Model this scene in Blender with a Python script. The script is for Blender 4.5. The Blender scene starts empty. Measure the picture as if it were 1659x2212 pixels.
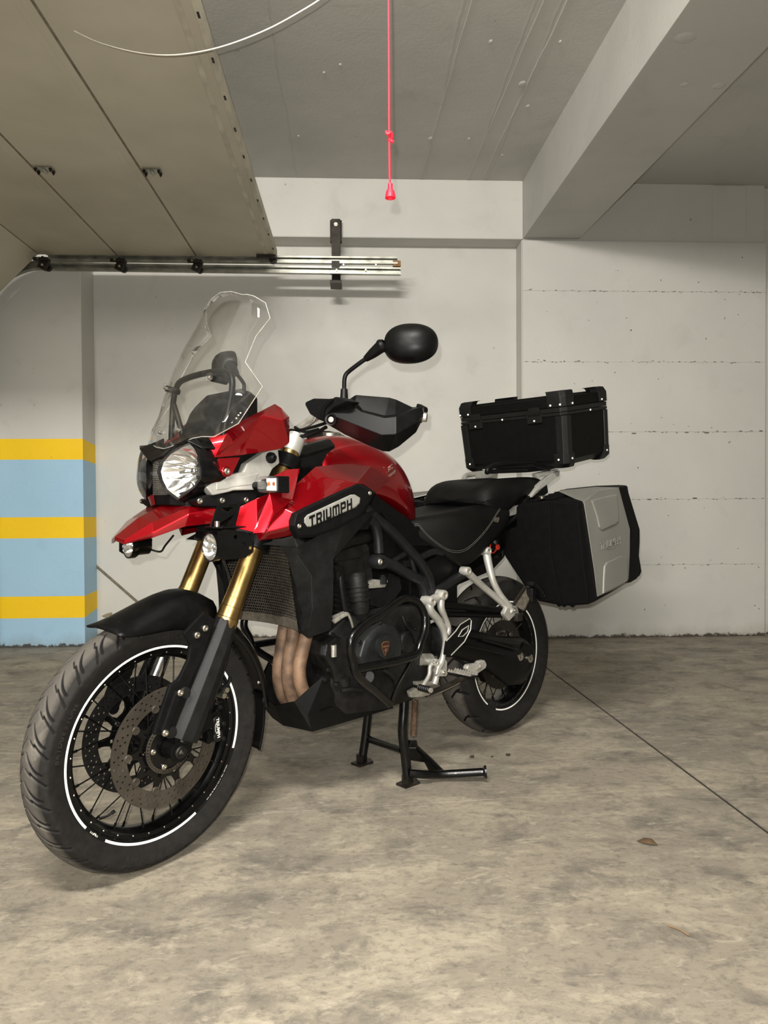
import bpy, bmesh, math, random
import numpy as np
from mathutils import Vector, Matrix, noise as mnoise
rad = math.radians
C = bpy.context.scene.collection
scn = bpy.context.scene
random.seed(4)
# ---------------------------------------------------------------- camera
F_PX, CAM_H, PITCH, ROLL = 1545.0, 0.95404, -0.0163126, 0.0051296
CAM_R = Matrix.Rotation(PITCH, 3, 'X') @ Matrix.Rotation(ROLL, 3, 'Y')
cam_d = bpy.data.cameras.new('camera')
cam = bpy.data.objects.new('camera', cam_d); C.objects.link(cam)
cam_d.sensor_fit = 'HORIZONTAL'; cam_d.sensor_width = 36.0
cam_d.lens = F_PX / 1659 * 36.0
cam_d.clip_start = 0.05
M3 = Matrix((CAM_R.col[0], CAM_R.col[2], -CAM_R.col[1])).transposed()
cam.matrix_world = Matrix.Translation((0, 0, CAM_H)) @ M3.to_4x4()
scn.camera = cam
# ---------------------------------------------------------------- light
ROOM_YAW = 0.0428256
ROOM = Matrix.Rotation(ROOM_YAW, 4, 'Z')
world = bpy.data.worlds.new('garage_air'); scn.world = world
world.use_nodes = True
world.node_tree.nodes['Background'].inputs[0].default_value = (1.0, 0.96, 0.88, 1)
world.node_tree.nodes['Background'].inputs[1].default_value = 0.07
def area(name, loc, target, sx, sy, power, col, shape='RECTANGLE'):
    d = bpy.data.lights.new(name, 'AREA'); d.shape = shape; d.size = sx; d.size_y = sy
    d.energy = power; d.color = col
    o = bpy.data.objects.new(name, d); C.objects.link(o)
    o.location = ROOM @ Vector(loc)
    q = (ROOM @ Vector(target) - o.location).to_track_quat('-Z', 'Y')
    o.rotation_euler = q.to_euler()
    return o
# ceiling fluorescent batten a little behind the photographer, a second one farther back in the aisle
area('ceiling_batten_light', (-0.35, -0.1, 2.98), (-0.1, 2.6, 1.0), 1.1, 0.16, 165, (1.0, 0.965, 0.905))
area('aisle_batten_light', (-2.2, -2.6, 2.9), (0.3, 3.0, 0.8), 1.4, 0.3, 120, (1.0, 0.965, 0.905))
# the phone's own lamp beside its lens
area('phone_lamp', (-0.02, -0.03, CAM_H + 0.035), (0.05, 3.0, 0.9), 0.012, 0.012, 60, (1.0, 0.97, 0.92), 'DISK')
scn.view_settings.view_transform = 'Standard'
scn.view_settings.look = 'None'
scn.view_settings.gamma = 1.0
scn.view_settings.use_curve_mapping = False
scn.view_settings.exposure = 0.0
# ---------------------------------------------------------------- back-projection of measured picture points
def ray(px, py):
    return Vector((0, 0, CAM_H)), CAM_R @ Vector(((px-829.5)/F_PX, 1, -(py-1106)/F_PX))
BYAW, LIFT, WB = -2.35083758, -0.00232446/1.53, 1.529
BR = Matrix.Rotation(BYAW, 3, 'Z') @ Matrix.Rotation(LIFT, 3, 'Y')
BF = Vector((1.53, 0, 0))
BT = Matrix.Rotation(BYAW, 3, 'Z') @ BF + Vector((0.459860536, 2.95538238, 0))
BIKE = Matrix.Translation(BT) @ BR.to_4x4() @ Matrix.Translation(-BF)
BIKE_I = BIKE.inverted()
STEER = 0.098851138
SA = Vector((-math.sin(rad(23.9)), 0, math.cos(rad(23.9)))); SO = Vector((1.6355, 0, 0))
SM = Matrix.Translation(SO) @ Matrix.Rotation(STEER, 4, SA) @ Matrix.Translation(-SO)
SM_I = SM.inverted()
def _isect(o, d, k, v): return o + d*((v-o[k])/d[k])
def _frame(px, py, Mi):
    o, d = ray(px, py); return Mi @ o, Mi.to_3x3() @ d
def PB(p, y=None, x=None, z=None, Mi=None):      # picture point -> motorcycle frame, on a plane of that frame
    o, d = _frame(p[0], p[1], Mi or BIKE_I)
    k, v = (1, y) if y is not None else ((0, x) if x is not None else (2, z))
    return _isect(o, d, k, v)
def PS(p, y=None, x=None, z=None): return PB(p, y, x, z, SM_I @ BIKE_I)     # steered frame
ROOM_I = ROOM.inverted()
def PR(p, v=None, u=None, z=None): return PB(p, v, u, z, ROOM_I)            # room frame: u right, v depth
def crop(ox, oy, s): return lambda x, y: (ox+x*s, oy+y*s)
z1 = crop(230, 600, .301386); z2 = crop(400, 1100, .361664); z3 = crop(600, 680, .241109); z4 = crop(0, 1230, .373719)
z5 = crop(860, 980, .325468); z6 = crop(940, 780, .301386); z7 = crop(700, 1200, .271248); z8 = crop(230, 1400, .198915)
z9 = crop(560, 1120, .126582); z10 = crop(400, 1480, .099441)
# ---------------------------------------------------------------- materials
def lin(r, g, b):
    f = lambda c: (c/12.92 if c <= .04045 else ((c+.055)/1.055)**2.4)
    return (f(r/255), f(g/255), f(b/255), 1)
def mat(name, col, rough=.5, metal=0., coat=0., var=.12, scale=40, bump=0., bscale=200, col2=None, trans=0., ior=1.45, spec=.5, rvar=.1, emis=None, coord='Object'):
    m = bpy.data.materials.new(name); m.use_nodes = True
    nt = m.node_tree; N = nt.nodes; L = nt.links; b = N['Principled BSDF']
    tc = N.new('ShaderNodeTexCoord')
    nz = N.new('ShaderNodeTexNoise'); nz.inputs['Scale'].default_value = scale; nz.inputs['Detail'].default_value = 6
    L.new(tc.outputs[coord], nz.inputs['Vector'])
    mx = N.new('ShaderNodeMix'); mx.data_type = 'RGBA'
    c1 = lin(*col); c2 = lin(*col2) if col2 else tuple(min(1, c*(1+var*2)) for c in c1[:3])+(1,)
    c0 = c1 if col2 else tuple(c*(1-var) for c in c1[:3])+(1,)
    mx.inputs[6].default_value = c0; mx.inputs[7].default_value = c2
    rp = N.new('ShaderNodeMapRange'); rp.inputs[1].default_value = .35; rp.inputs[2].default_value = .68
    L.new(nz.outputs['Fac'], rp.inputs[0]); L.new(rp.outputs[0], mx.inputs[0])
    L.new(mx.outputs[2], b.inputs['Base Color'])
    rr = N.new('ShaderNodeMapRange'); rr.inputs[3].default_value = max(0, rough-rvar*.5); rr.inputs[4].default_value = min(1, rough+rvar)
    L.new(nz.outputs['Fac'], rr.inputs[0]); L.new(rr.outputs[0], b.inputs['Roughness'])
    b.inputs['Metallic'].default_value = metal
    b.inputs['Coat Weight'].default_value = coat; b.inputs['Coat Roughness'].default_value = .04
    b.inputs['Transmission Weight'].default_value = trans; b.inputs['IOR'].default_value = ior
    b.inputs['Specular IOR Level'].default_value = spec
    if emis:
        b.inputs['Emission Color'].default_value = lin(*emis[:3]); b.inputs['Emission Strength'].default_value = emis[3]
    if bump:
        n2 = N.new('ShaderNodeTexNoise'); n2.inputs['Scale'].default_value = bscale; n2.inputs['Detail'].default_value = 4
        L.new(tc.outputs[coord], n2.inputs['Vector'])
        bp = N.new('ShaderNodeBump'); bp.inputs['Strength'].default_value = bump; bp.inputs['Distance'].default_value = .002
        L.new(n2.outputs['Fac'], bp.inputs['Height']); L.new(bp.outputs[0], b.inputs['Normal'])
    return m
MT = {}
MT['rubber'] = mat('tyre_rubber', (33, 31, 29), .62, var=.25, scale=9, bump=.25, bscale=300)
MT['gloss_black'] = mat('gloss_black_paint', (5, 5, 5), .26, coat=.2, var=.2, spec=.3)
MT['satin_black'] = mat('satin_black_plastic', (7, 7, 7), .4, var=.2, bump=.05, bscale=600, spec=.2)
MT['plastic'] = mat('grained_black_plastic', (8, 8, 8), .5, var=.2, bump=.25, bscale=900, spec=.2)
MT['grey_plastic'] = mat('charcoal_plastic', (19, 19, 19), .45, var=.15, bump=.2, bscale=900, spec=.25)
MT['frame'] = mat('dark_grey_frame_paint', (18, 19, 20), .42, var=.15, spec=.35)
MT['red'] = mat('metallic_red_paint', (150, 0, 14), .34, metal=.8, coat=1., var=.14, scale=600)
MT['gold'] = mat('gold_anodised_metal', (176, 146, 92), .3, metal=1., var=.08, scale=30)
MT['silver'] = mat('silver_paint', (176, 174, 166), .38, metal=.55, var=.06)
MT['cast'] = mat('cast_aluminium', (168, 164, 154), .42, metal=.7, var=.12, scale=60, bump=.2, bscale=500)
MT['steel'] = mat('bright_steel', (190, 186, 176), .22, metal=1., var=.1)
MT['bolt'] = mat('bolt_steel', (185, 180, 168), .3, metal=1., var=.15, scale=120)
MT['disc'] = mat('brake_disc_steel', (72, 66, 58), .5, metal=.6, var=.12, scale=20)
MT['chrome'] = mat('chrome_reflector', (228, 228, 225), .15, metal=1., var=.04)
MT['header'] = mat('heat_browned_pipe', (124, 98, 76), .6, metal=.15, col2=(74, 58, 46), scale=22, bump=.3, bscale=160)
MT['engine'] = mat('dusty_engine_black', (14, 13, 12), .5, metal=.1, spec=.35, var=.45, scale=28, bump=.4, bscale=220)
MT['cover'] = mat('engine_cover_grey', (30, 31, 31), .42, metal=.2, spec=.35, var=.15, scale=30)
MT['white'] = mat('white_reflective_tape', (246, 244, 238), .4, var=.02)
MT['print'] = mat('white_print', (222, 220, 210), .5, var=.02)
MT['seat'] = mat('black_seat_vinyl', (7, 7, 6), .55, spec=.2, var=.2, scale=12, bump=.35, bscale=700)
MT['thread'] = mat('pale_stitching', (84, 82, 76), .8)
MT['orange'] = mat('amber_plastic', (196, 84, 26), .35, var=.1)
MT['redplastic'] = mat('red_plastic', (196, 52, 34), .45, var=.1)
MT['rust'] = mat('rusty_spring', (104, 84, 66), .55, metal=.5, col2=(70, 52, 38), scale=90)
MT['mesh'] = mat('radiator_mesh', (88, 82, 72), .5, metal=.4, var=.2, scale=60)
MT['hose'] = mat('black_hose', (7, 7, 7), .4, var=.2, spec=.35)
MT['cloth'] = mat('black_cloth', (16, 16, 16), .85, var=.3)
MT['redmetalic'] = MT['red']
def glass(name, tint, rough=.02, alpha=.12, gloss=.10):
    m = bpy.data.materials.new(name); m.use_nodes = True; nt = m.node_tree; N = nt.nodes; L = nt.links
    N.remove(N['Principled BSDF']); out = N['Material Output']
    tr = N.new('ShaderNodeBsdfTransparent'); tr.inputs[0].default_value = tint
    gl = N.new('ShaderNodeBsdfGlossy'); gl.inputs['Roughness'].default_value = rough
    fr = N.new('ShaderNodeLayerWeight'); fr.inputs[0].default_value = .5
    pw = N.new('ShaderNodeMath'); pw.operation = 'POWER'; pw.inputs[1].default_value = 5; L.new(fr.outputs['Facing'], pw.inputs[0])
    ad = N.new('ShaderNodeMath'); ad.operation = 'MULTIPLY_ADD'; ad.inputs[1].default_value = .9; ad.inputs[2].default_value = gloss*.35
    nz = N.new('ShaderNodeTexNoise'); nz.inputs['Scale'].default_value = 18
    df = N.new('ShaderNodeBsdfDiffuse'); df.inputs[0].default_value = (.75, .74, .7, 1)
    mp = N.new('ShaderNodeMapRange'); mp.inputs[1].default_value = .5; mp.inputs[2].default_value = .8; mp.inputs[3].default_value = alpha*.4; mp.inputs[4].default_value = alpha
    m1 = N.new('ShaderNodeMixShader'); m2 = N.new('ShaderNodeMixShader')
    L.new(nz.outputs['Fac'], mp.inputs[0]); L.new(mp.outputs[0], m2.inputs[0])
    L.new(pw.outputs[0], ad.inputs[0]); L.new(ad.outputs[0], m1.inputs[0]); L.new(tr.outputs[0], m1.inputs[1]); L.new(gl.outputs[0], m1.inputs[2])
    L.new(m1.outputs[0], m2.inputs[1]); L.new(df.outputs[0], m2.inputs[2]); L.new(m2.outputs[0], out.inputs[0])
    return m
MT['screen'] = glass('clear_screen_plastic', (.98, .98, .97, 1), .03, .012)
MT['lens'] = glass('clear_lamp_lens', (.97, .97, .97, 1), .02, .03)
# ---------------------------------------------------------------- mesh kit
class G:
    def __init__(s): s.v = []; s.f = []
    def add(s, vs, fs):
        n = len(s.v); s.v += [Vector(p) for p in vs]; s.f += [tuple(i+n for i in f) for f in fs]; return s
    def merge(s, g): return s.add(g.v, g.f)
    def xf(s, M): s.v = [M @ p for p in s.v]; return s
    def box(s, c, d, R=None, taper=1.):
        R = R or Matrix.Identity(3); c = Vector(c); P = []
        for k in (-.5, .5):
            t = taper if k > 0 else 1.
            for a, b in ((-.5, -.5), (.5, -.5), (.5, .5), (-.5, .5)): P.append(c + R @ Vector((a*d[0]*t, b*d[1]*t, k*d[2])))
        return s.add(P, [(3, 2, 1, 0), (4, 5, 6, 7), (0, 1, 5, 4), (1, 2, 6, 5), (2, 3, 7, 6), (3, 0, 4, 7)])
    def loft(s, rings, caps=True, closed=False):
        n = len(rings[0]); vs = [p for r in rings for p in r]; fs = []
        m = len(rings)
        for i in range(m if closed else m-1):
            for j in range(n):
                a = i*n+j; b = i*n+(j+1) % n; k = ((i+1) % m)*n
                fs.append((a, b, k+(j+1) % n, k+j))
        if caps and not closed: fs += [tuple(range(n-1, -1, -1)), tuple((m-1)*n+j for j in range(n))]
        return s.add(vs, fs)
    def cyl(s, p0, p1, r0, r1=None, n=20, caps=True):
        p0 = Vector(p0); p1 = Vector(p1); r1 = r0 if r1 is None else r1
        a = (p1-p0).normalized(); u = a.orthogonal().normalized(); w = a.cross(u)
        ring = lambda p, r: [p+u*(r*math.cos(t*2*math.pi/n))+w*(r*math.sin(t*2*math.pi/n)) for t in range(n)]
        return s.loft([ring(p0, r0), ring(p1, r1)], caps)
    def lathe(s, prof, o, a, n=32, a0=0., a1=360., ref=None, caps=False):
        o = Vector(o); a = Vector(a).normalized(); u = Vector(ref).normalized() if ref else a.orthogonal().normalized(); w = a.cross(u)
        full = abs(a1-a0) >= 360; rings = []
        cnt = n if full else n+1
        for t in range(cnt):
            th = rad(a0+(a1-a0)*t/n)
            dr = u*math.cos(th)+w*math.sin(th)
            rings.append([o+dr*r+a*h for r, h in prof])
        m = len(prof); vs = [p for r in rings for p in r]; fs = []
        for i in range(cnt if full else cnt-1):
            k = (i+1) % cnt
            for j in range(m-1): fs.append((i*m+j, i*m+j+1, k*m+j+1, k*m+j))
        if not full and caps: fs += [tuple(range(m)), tuple((cnt-1)*m+j for j in range(m-1, -1, -1))]
        return s.add(vs, fs)
    def prism(s, pts, d):
        d = Vector(d); n = len(pts); pts = [Vector(p) for p in pts]
        vs = pts+[p+d for p in pts]
        return s.add(vs, [tuple(range(n-1, -1, -1)), tuple(range(n, 2*n))]+[(i, (i+1) % n, n+(i+1) % n, n+i) for i in range(n)])
    def tube(s, pts, r, n=14, res=6, smooth=True, closed=False, flat=1.):
        pts = [Vector(p) for p in pts]; rs = r if isinstance(r, (list, tuple)) else [r]*len(pts)
        if smooth and len(pts) > 2: pts, rs = spline(pts, rs, res, closed)
        m = len(pts); rings = []; up = None
        for i, p in enumerate(pts):
            if closed: t = pts[(i+1) % m]-pts[i-1]
            else: t = pts[min(i+1, m-1)]-pts[max(i-1, 0)]
            t.normalize()
            up = t.orthogonal().normalized() if up is None else (up-t*up.dot(t)).normalized()
            w = t.cross(up)
            rings.append([p+(up*math.cos(k*2*math.pi/n)*flat+w*math.sin(k*2*math.pi/n))*rs[i] for k in range(n)])
        return s.loft(rings, True, closed)
    def ball(s, c, r, n=16, m=10):
        c = Vector(c); r = Vector((r, r, r)) if isinstance(r, (int, float)) else Vector(r)
        rings = [[c+Vector((math.sin(math.pi*i/m)*math.cos(2*math.pi*j/n)*r.x, math.sin(math.pi*i/m)*math.sin(2*math.pi*j/n)*r.y, -math.cos(math.pi*i/m)*r.z)) for j in range(n)] for i in range(1, m)]
        k = len(s.v); s.loft(rings, True); return s
def spline(pts, rs, res, closed=False):
    out = []; orr = []; m = len(pts)
    for i in range(m if closed else m-1):
        g = (lambda k: pts[k % m]) if closed else (lambda k: pts[max(0, min(m-1, k))])
        a, b, c, d = g(i-1), g(i), g(i+1), g(i+2)
        for k in range(res):
            t = k/res
            out.append(.5*((2*b)+(c-a)*t+(2*a-5*b+4*c-d)*t*t+(3*b-a-3*c+d)*t**3))
            orr.append(rs[i]*(1-t)+rs[(i+1) % m]*t)
    if not closed: out.append(pts[-1]); orr.append(rs[-1])
    return out, orr
def link(name, me, m, parent=None, M=None, **props):
    if m is not None:
        for mm in (m if isinstance(m, (list, tuple)) else [m]): me.materials.append(MT[mm] if isinstance(mm, str) else mm)
    o = bpy.data.objects.new(name, me); C.objects.link(o)
    if parent is not None: o.parent = parent
    if M is not None: o.matrix_local = M
    for k, v in props.items(): o[k] = v
    return o
def finish(bm, name, bevel=0, seg=2, ang=32, out=None, weld=1e-5):
    if weld: bmesh.ops.remove_doubles(bm, verts=bm.verts, dist=weld)
    bmesh.ops.recalc_face_normals(bm, faces=bm.faces)
    if bevel:
        es = [e for e in bm.edges if len(e.link_faces) == 2 and e.calc_face_angle(0) > rad(24)]
        if es: bmesh.ops.bevel(bm, geom=es, offset=bevel, segments=seg, affect='EDGES', profile=.5, clamp_overlap=True)
    me = bpy.data.meshes.new(name); bm.to_mesh(me); bm.free()
    me.shade_smooth(); me.set_sharp_from_angle(angle=rad(ang))
    return me
def build(g, name, m, parent=None, M=None, bevel=0, seg=2, ang=32, weld=1e-5, **props):
    bm = bmesh.new(); vs = [bm.verts.new(p) for p in g.v]
    for f in g.f:
        try: bm.faces.new([vs[i] for i in f])
        except ValueError: pass
    o = link(name, finish(bm, name, bevel, seg, ang, weld=weld), m, parent, M, **props)
    if bevel: wn(o)
    return o
def wn(o):
    w = o.modifiers.new('wn', 'WEIGHTED_NORMAL'); w.keep_sharp = True; w.weight = 100
def shell(name, m, verts, faces, th=.003, parent=None, M=None, bevel=.002, out=(0, 1, 0), mirror=False, ang=30, sub=0, rev=1, **props):
    """open sheet of facets -> solid shell of thickness th, outer side towards out"""
    sg = -1 if mirror else 1
    bm = bmesh.new(); vs = [bm.verts.new((p[0], p[1]*sg, p[2])) for p in verts]
    for f in faces: bm.faces.new([vs[i] for i in f])
    bmesh.ops.recalc_face_normals(bm, faces=bm.faces)
    ov = Vector((out[0], out[1]*sg, out[2]))
    bm.normal_update()
    if sum((f.normal.dot(ov)*f.calc_area() for f in bm.faces)) < 0: bmesh.ops.reverse_faces(bm, faces=bm.faces)
    if bevel:
        es = [e for e in bm.edges if len(e.link_faces) == 2 and e.calc_face_angle(0) > rad(8)]
        if es: bmesh.ops.bevel(bm, geom=es, offset=bevel, segments=2, affect='EDGES', profile=.5, clamp_overlap=True)
    me = bpy.data.meshes.new(name); bm.to_mesh(me); bm.free()
    o = link(name, me, m, parent, M, **props)
    if sub:
        s = o.modifiers.new('sub', 'SUBSURF'); s.levels = s.render_levels = sub
    s = o.modifiers.new('solid', 'SOLIDIFY'); s.thickness = th; s.offset = -1
    me.shade_smooth(); me.set_sharp_from_angle(angle=rad(ang))
    if bevel: wn(o)
    return o
def plate(outer, holes, th, bevel=0.):
    """flat plate in XY with holes -> G-like mesh (verts, faces), thickness along Z"""
    cu = bpy.data.curves.new('tmp', 'CURVE'); cu.dimensions = '2D'; cu.fill_mode = 'BOTH'; cu.extrude = th/2; cu.bevel_depth = bevel; cu.bevel_resolution = 0
    for pts in [outer]+holes:
        sp = cu.splines.new('POLY'); sp.points.add(len(pts)-1); sp.use_cyclic_u = True
        for q, p in zip(sp.points, pts): q.co = (p[0], p[1], 0, 1)
    o = bpy.data.objects.new('tmp', cu); C.objects.link(o)
    bpy.context.view_layer.update()
    me = bpy.data.meshes.new_from_object(o.evaluated_get(bpy.context.evaluated_depsgraph_get()))
    g = G().add([v.co.copy() for v in me.vertices], [tuple(p.vertices) for p in me.polygons])
    bpy.data.objects.remove(o); bpy.data.curves.remove(cu); bpy.data.meshes.remove(me)
    return g
def circ2(cx, cy, r, n=12, ry=None, ph=0): return [(cx+r*math.cos(2*math.pi*k/n+ph), cy+(ry or r)*math.sin(2*math.pi*k/n+ph)) for k in range(n)]
def text(s, size, th=.0008, bold=0.0, shear=0., space=1.):
    cu = bpy.data.curves.new('tmp', 'FONT'); cu.body = s; cu.size = size; cu.extrude = th/2; cu.offset = bold; cu.align_x = 'CENTER'; cu.align_y = 'CENTER'
    cu.shear = shear; cu.space_character = space; cu.resolution_u = 3
    o = bpy.data.objects.new('tmp', cu); C.objects.link(o); bpy.context.view_layer.update()
    me = bpy.data.meshes.new_from_object(o.evaluated_get(bpy.context.evaluated_depsgraph_get()))
    g = G().add([v.co.copy() for v in me.vertices], [tuple(p.vertices) for p in me.polygons])
    bpy.data.objects.remove(o); bpy.data.curves.remove(cu); bpy.data.meshes.remove(me)
    return g
def basis(o, x, y):   # frame with origin o, x axis ~ x, y axis ~ y, z = x cross y
    x = Vector(x).normalized(); z = x.cross(Vector(y)).normalized(); y = z.cross(x)
    return Matrix(((x.x, y.x, z.x, o[0]), (x.y, y.y, z.y, o[1]), (x.z, y.z, z.z, o[2]), (0, 0, 0, 1)))
XZ = Matrix(((1, 0, 0, 0), (0, 0, 1, 0), (0, 1, 0, 0), (0, 0, 0, 1)))    # maps plate XY -> bike XZ, thickness along Y
def thing(name, label, cat, M=None, group=None):
    o = bpy.data.objects.new(name, None); C.objects.link(o); o.empty_display_size = .1
    if M is not None: o.matrix_world = M
    o['label'] = label; o['category'] = cat
    if group: o['group'] = group
    return o
# ================================================================ ROOM MATERIALS
def nodes(name):
    m = bpy.data.materials.new(name); m.use_nodes = True; nt = m.node_tree
    return m, nt.nodes, nt.links, nt.nodes['Principled BSDF']
def NZ(N, L, vec, scale, det=6, dist=0., rough=.55):
    n = N.new('ShaderNodeTexNoise'); n.inputs['Scale'].default_value = scale; n.inputs['Detail'].default_value = det
    n.inputs['Distortion'].default_value = dist; n.inputs['Roughness'].default_value = rough; L.new(vec, n.inputs['Vector']); return n.outputs['Fac']
def MR(N, L, x, a, b, c=0., d=1.):
    n = N.new('ShaderNodeMapRange'); n.inputs[1].default_value = a; n.inputs[2].default_value = b; n.inputs[3].default_value = c; n.inputs[4].default_value = d
    L.new(x, n.inputs[0]); return n.outputs[0]
def MX(N, L, f, a, b):
    n = N.new('ShaderNodeMix'); n.data_type = 'RGBA'
    if isinstance(f, (int, float)): n.inputs[0].default_value = f
    else: L.new(f, n.inputs[0])
    for k, v in ((6, a), (7, b)):
        if isinstance(v, tuple): n.inputs[k].default_value = v
        else: L.new(v, n.inputs[k])
    return n.outputs[2]
def MA(N, L, op, a, b=0.):
    n = N.new('ShaderNodeMath'); n.operation = op
    for k, v in ((0, a), (1, b)):
        if isinstance(v, (int, float)): n.inputs[k].default_value = v
        else: L.new(v, n.inputs[k])
    return n.outputs[0]
def MAPV(N, L, vec, sc):
    n = N.new('ShaderNodeMapping'); n.inputs['Scale'].default_value = sc; L.new(vec, n.inputs['Vector']); return n.outputs[0]
def BUMP(N, L, b, h, st, dist=.003):
    n = N.new('ShaderNodeBump'); n.inputs['Strength'].default_value = st; n.inputs['Distance'].default_value = dist
    L.new(h, n.inputs['Height']); L.new(n.outputs[0], b.inputs['Normal'])
def concrete_floor():
    m, N, L, b = nodes('worn_concrete'); tc = N.new('ShaderNodeTexCoord').outputs['Object']
    big = NZ(N, L, tc, 1.1, 5, .6); st = NZ(N, L, MAPV(N, L, tc, (1.2, 2.4, 1)), 2.2, 12, .6, .72)
    md = NZ(N, L, MAPV(N, L, tc, (1.0, 1.3, 1)), 5.5, 10, .3, .7); fi = NZ(N, L, MAPV(N, L, tc, (1, 1.5, 1)), 38, 12, .3, .78); gr = NZ(N, L, tc, 420, 2)
    c = MX(N, L, MR(N, L, big, .38, .66), lin(134, 125, 110), lin(120, 113, 101))
    c = MX(N, L, MR(N, L, st, .49, .60), c, lin(150, 141, 123))
    c = MX(N, L, MR(N, L, md, .50, .66, 0, .9), c, lin(90, 85, 77))
    md2 = NZ(N, L, MAPV(N, L, tc, (1.1, 1.7, 1)), 2.6, 10, .5, .72)
    c = MX(N, L, MR(N, L, md2, .54, .68, 0, .7), c, lin(158, 149, 130))
    c = MX(N, L, MR(N, L, fi, .50, .68, 0, .75), c, lin(82, 78, 70))
    c = MX(N, L, MR(N, L, gr, .60, .72, 0, .35), c, lin(158, 151, 136))
    lt = NZ(N, L, MAPV(N, L, tc, (1, 1.8, 1)), 13, 12, .5, .75)
    c = MX(N, L, MR(N, L, lt, .54, .68, 0, .7), c, lin(168, 159, 140))
    # long dark scuffs in the lower right
    sc = NZ(N, L, MAPV(N, L, tc, (.8, 4, 1)), 1.5, 8, .8, .66)
    c = MX(N, L, MR(N, L, sc, .60, .74, 0, .55), c, lin(74, 69, 61))
    L.new(c, b.inputs['Base Color']); L.new(MR(N, L, md, .3, .7, .42, .72), b.inputs['Roughness'])
    h = MA(N, L, 'ADD', MA(N, L, 'MULTIPLY', fi, .6), MA(N, L, 'MULTIPLY', md, 1.2))
    BUMP(N, L, b, h, .35, .004); return m
def wall_paint(name, c1, c2, dirt=.35, foot_strip=True, seams=None, pit=.6):
    m, N, L, b = nodes(name); tc = N.new('ShaderNodeTexCoord').outputs['Object']
    big = NZ(N, L, tc, .9, 4, .5); md = NZ(N, L, tc, 5, 8, .3, .6); fi = NZ(N, L, tc, 60, 6); sp = NZ(N, L, tc, 19, 3, .2, .5)
    c = MX(N, L, MR(N, L, big, .35, .68), c1, c2)
    c = MX(N, L, MR(N, L, md, .58, .75, 0, dirt), c, tuple(x*.72 for x in c1[:3])+(1,))
    c = MX(N, L, MR(N, L, sp, .74, .78, 0, pit), c, lin(92, 88, 80))
    sx = N.new('ShaderNodeSeparateXYZ'); L.new(tc, sx.inputs[0])
    if foot_strip:      # ragged brown and near-black strip along the foot of the wall
        gz = MA(N, L, 'ADD', sx.outputs['Z'], MA(N, L, 'MULTIPLY', NZ(N, L, MAPV(N, L, tc, (1, 1, .4)), 7, 9, .4, .7), -.22))
        c = MX(N, L, MR(N, L, gz, -.10, -.02, .3, 0.), c, lin(120, 110, 88))
        gz2 = MA(N, L, 'ADD', sx.outputs['Z'], MA(N, L, 'MULTIPLY', NZ(N, L, tc, 23, 6, .2, .7), -.09))
        c = MX(N, L, MR(N, L, gz2, -.035, -.022, .95, 0.), c, lin(54, 48, 40))
    L.new(c, b.inputs['Base Color']); L.new(MR(N, L, md, .3, .7, .5, .75), b.inputs['Roughness'])
    h = MA(N, L, 'ADD', MA(N, L, 'MULTIPLY', fi, .25), md)
    if seams:
        for axis, pos, w in seams:
            wob = MA(N, L, 'MULTIPLY', MA(N, L, 'SUBTRACT', NZ(N, L, tc, 3, 5), .5), .05)
            d = MA(N, L, 'ABSOLUTE', MA(N, L, 'ADD', MA(N, L, 'SUBTRACT', sx.outputs[axis], pos), wob))
            h = MA(N, L, 'ADD', h, MR(N, L, d, 0, w, .9, 0))
    BUMP(N, L, b, h, .45, .006); return m
W1, W2 = lin(196, 194, 186), lin(186, 185, 178)
MT['floor'] = concrete_floor()
MT['wall'] = wall_paint('grey_wall_paint', W1, W2)
MT['wall_up'] = wall_paint('grey_beam_paint', W1, W2, foot_strip=False)
MT['ceiling'] = wall_paint('grey_ceiling_paint', lin(186, 184, 177), lin(174, 172, 166), foot_strip=False, seams=(('X', .49, .012), ('X', .80, .010), ('X', .92, .010), ('X', -.36, .008)))
MT['beam'] = wall_paint('grey_cross_beam_paint', lin(184, 182, 175), lin(172, 170, 164), foot_strip=False)
MT['bandblue'] = wall_paint('light_blue_band_paint', lin(158, 193, 214), lin(150, 186, 210), dirt=.3, foot_strip=True)
MT['bandyellow'] = wall_paint('yellow_band_paint', lin(240, 198, 8), lin(232, 188, 4), dirt=.25, foot_strip=False)
MT['dark'] = mat('dark_joint_dirt', (44, 39, 33), .9, var=.3, scale=50)
MT['door'] = mat('beige_film_on_door_panel', (182, 175, 156), .38, col2=(166, 159, 140), scale=2.2, bump=.35, bscale=7)
MT['door_edge'] = mat('pale_panel_edge', (172, 166, 148), .5, var=.15, scale=8)
MT['seam'] = mat('panel_joint_strip', (104, 96, 80), .6, var=.2)
MT['zinc'] = mat('galvanised_steel', (150, 150, 140), .34, metal=.85, var=.2, scale=14)
MT['darksteel'] = mat('dark_oily_steel', (42, 38, 33), .45, metal=.6, var=.3, scale=30)
MT['wood'] = mat('wood_stop_block', (150, 112, 66), .7, col2=(92, 66, 40), scale=30)
MT['cord'] = mat('red_cord', (222, 26, 48), .5, var=.1)
MT['cable'] = mat('white_cable', (224, 220, 206), .5, var=.05)
# ================================================================ ROOM SHELL
def rb(name, m, u0, u1, v0, v1, za, zb, parent=None, bevel=.004, kind='structure', **k):
    g = G().box(((u0+u1)/2, (v0+v1)/2, (za+zb)/2), (u1-u0, v1-v0, zb-za))
    o = build(g, name, m, parent, bevel=bevel, seg=1, **k)
    if parent is None: o.matrix_world = ROOM; o['kind'] = kind
    return o
HC = 3.117
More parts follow.
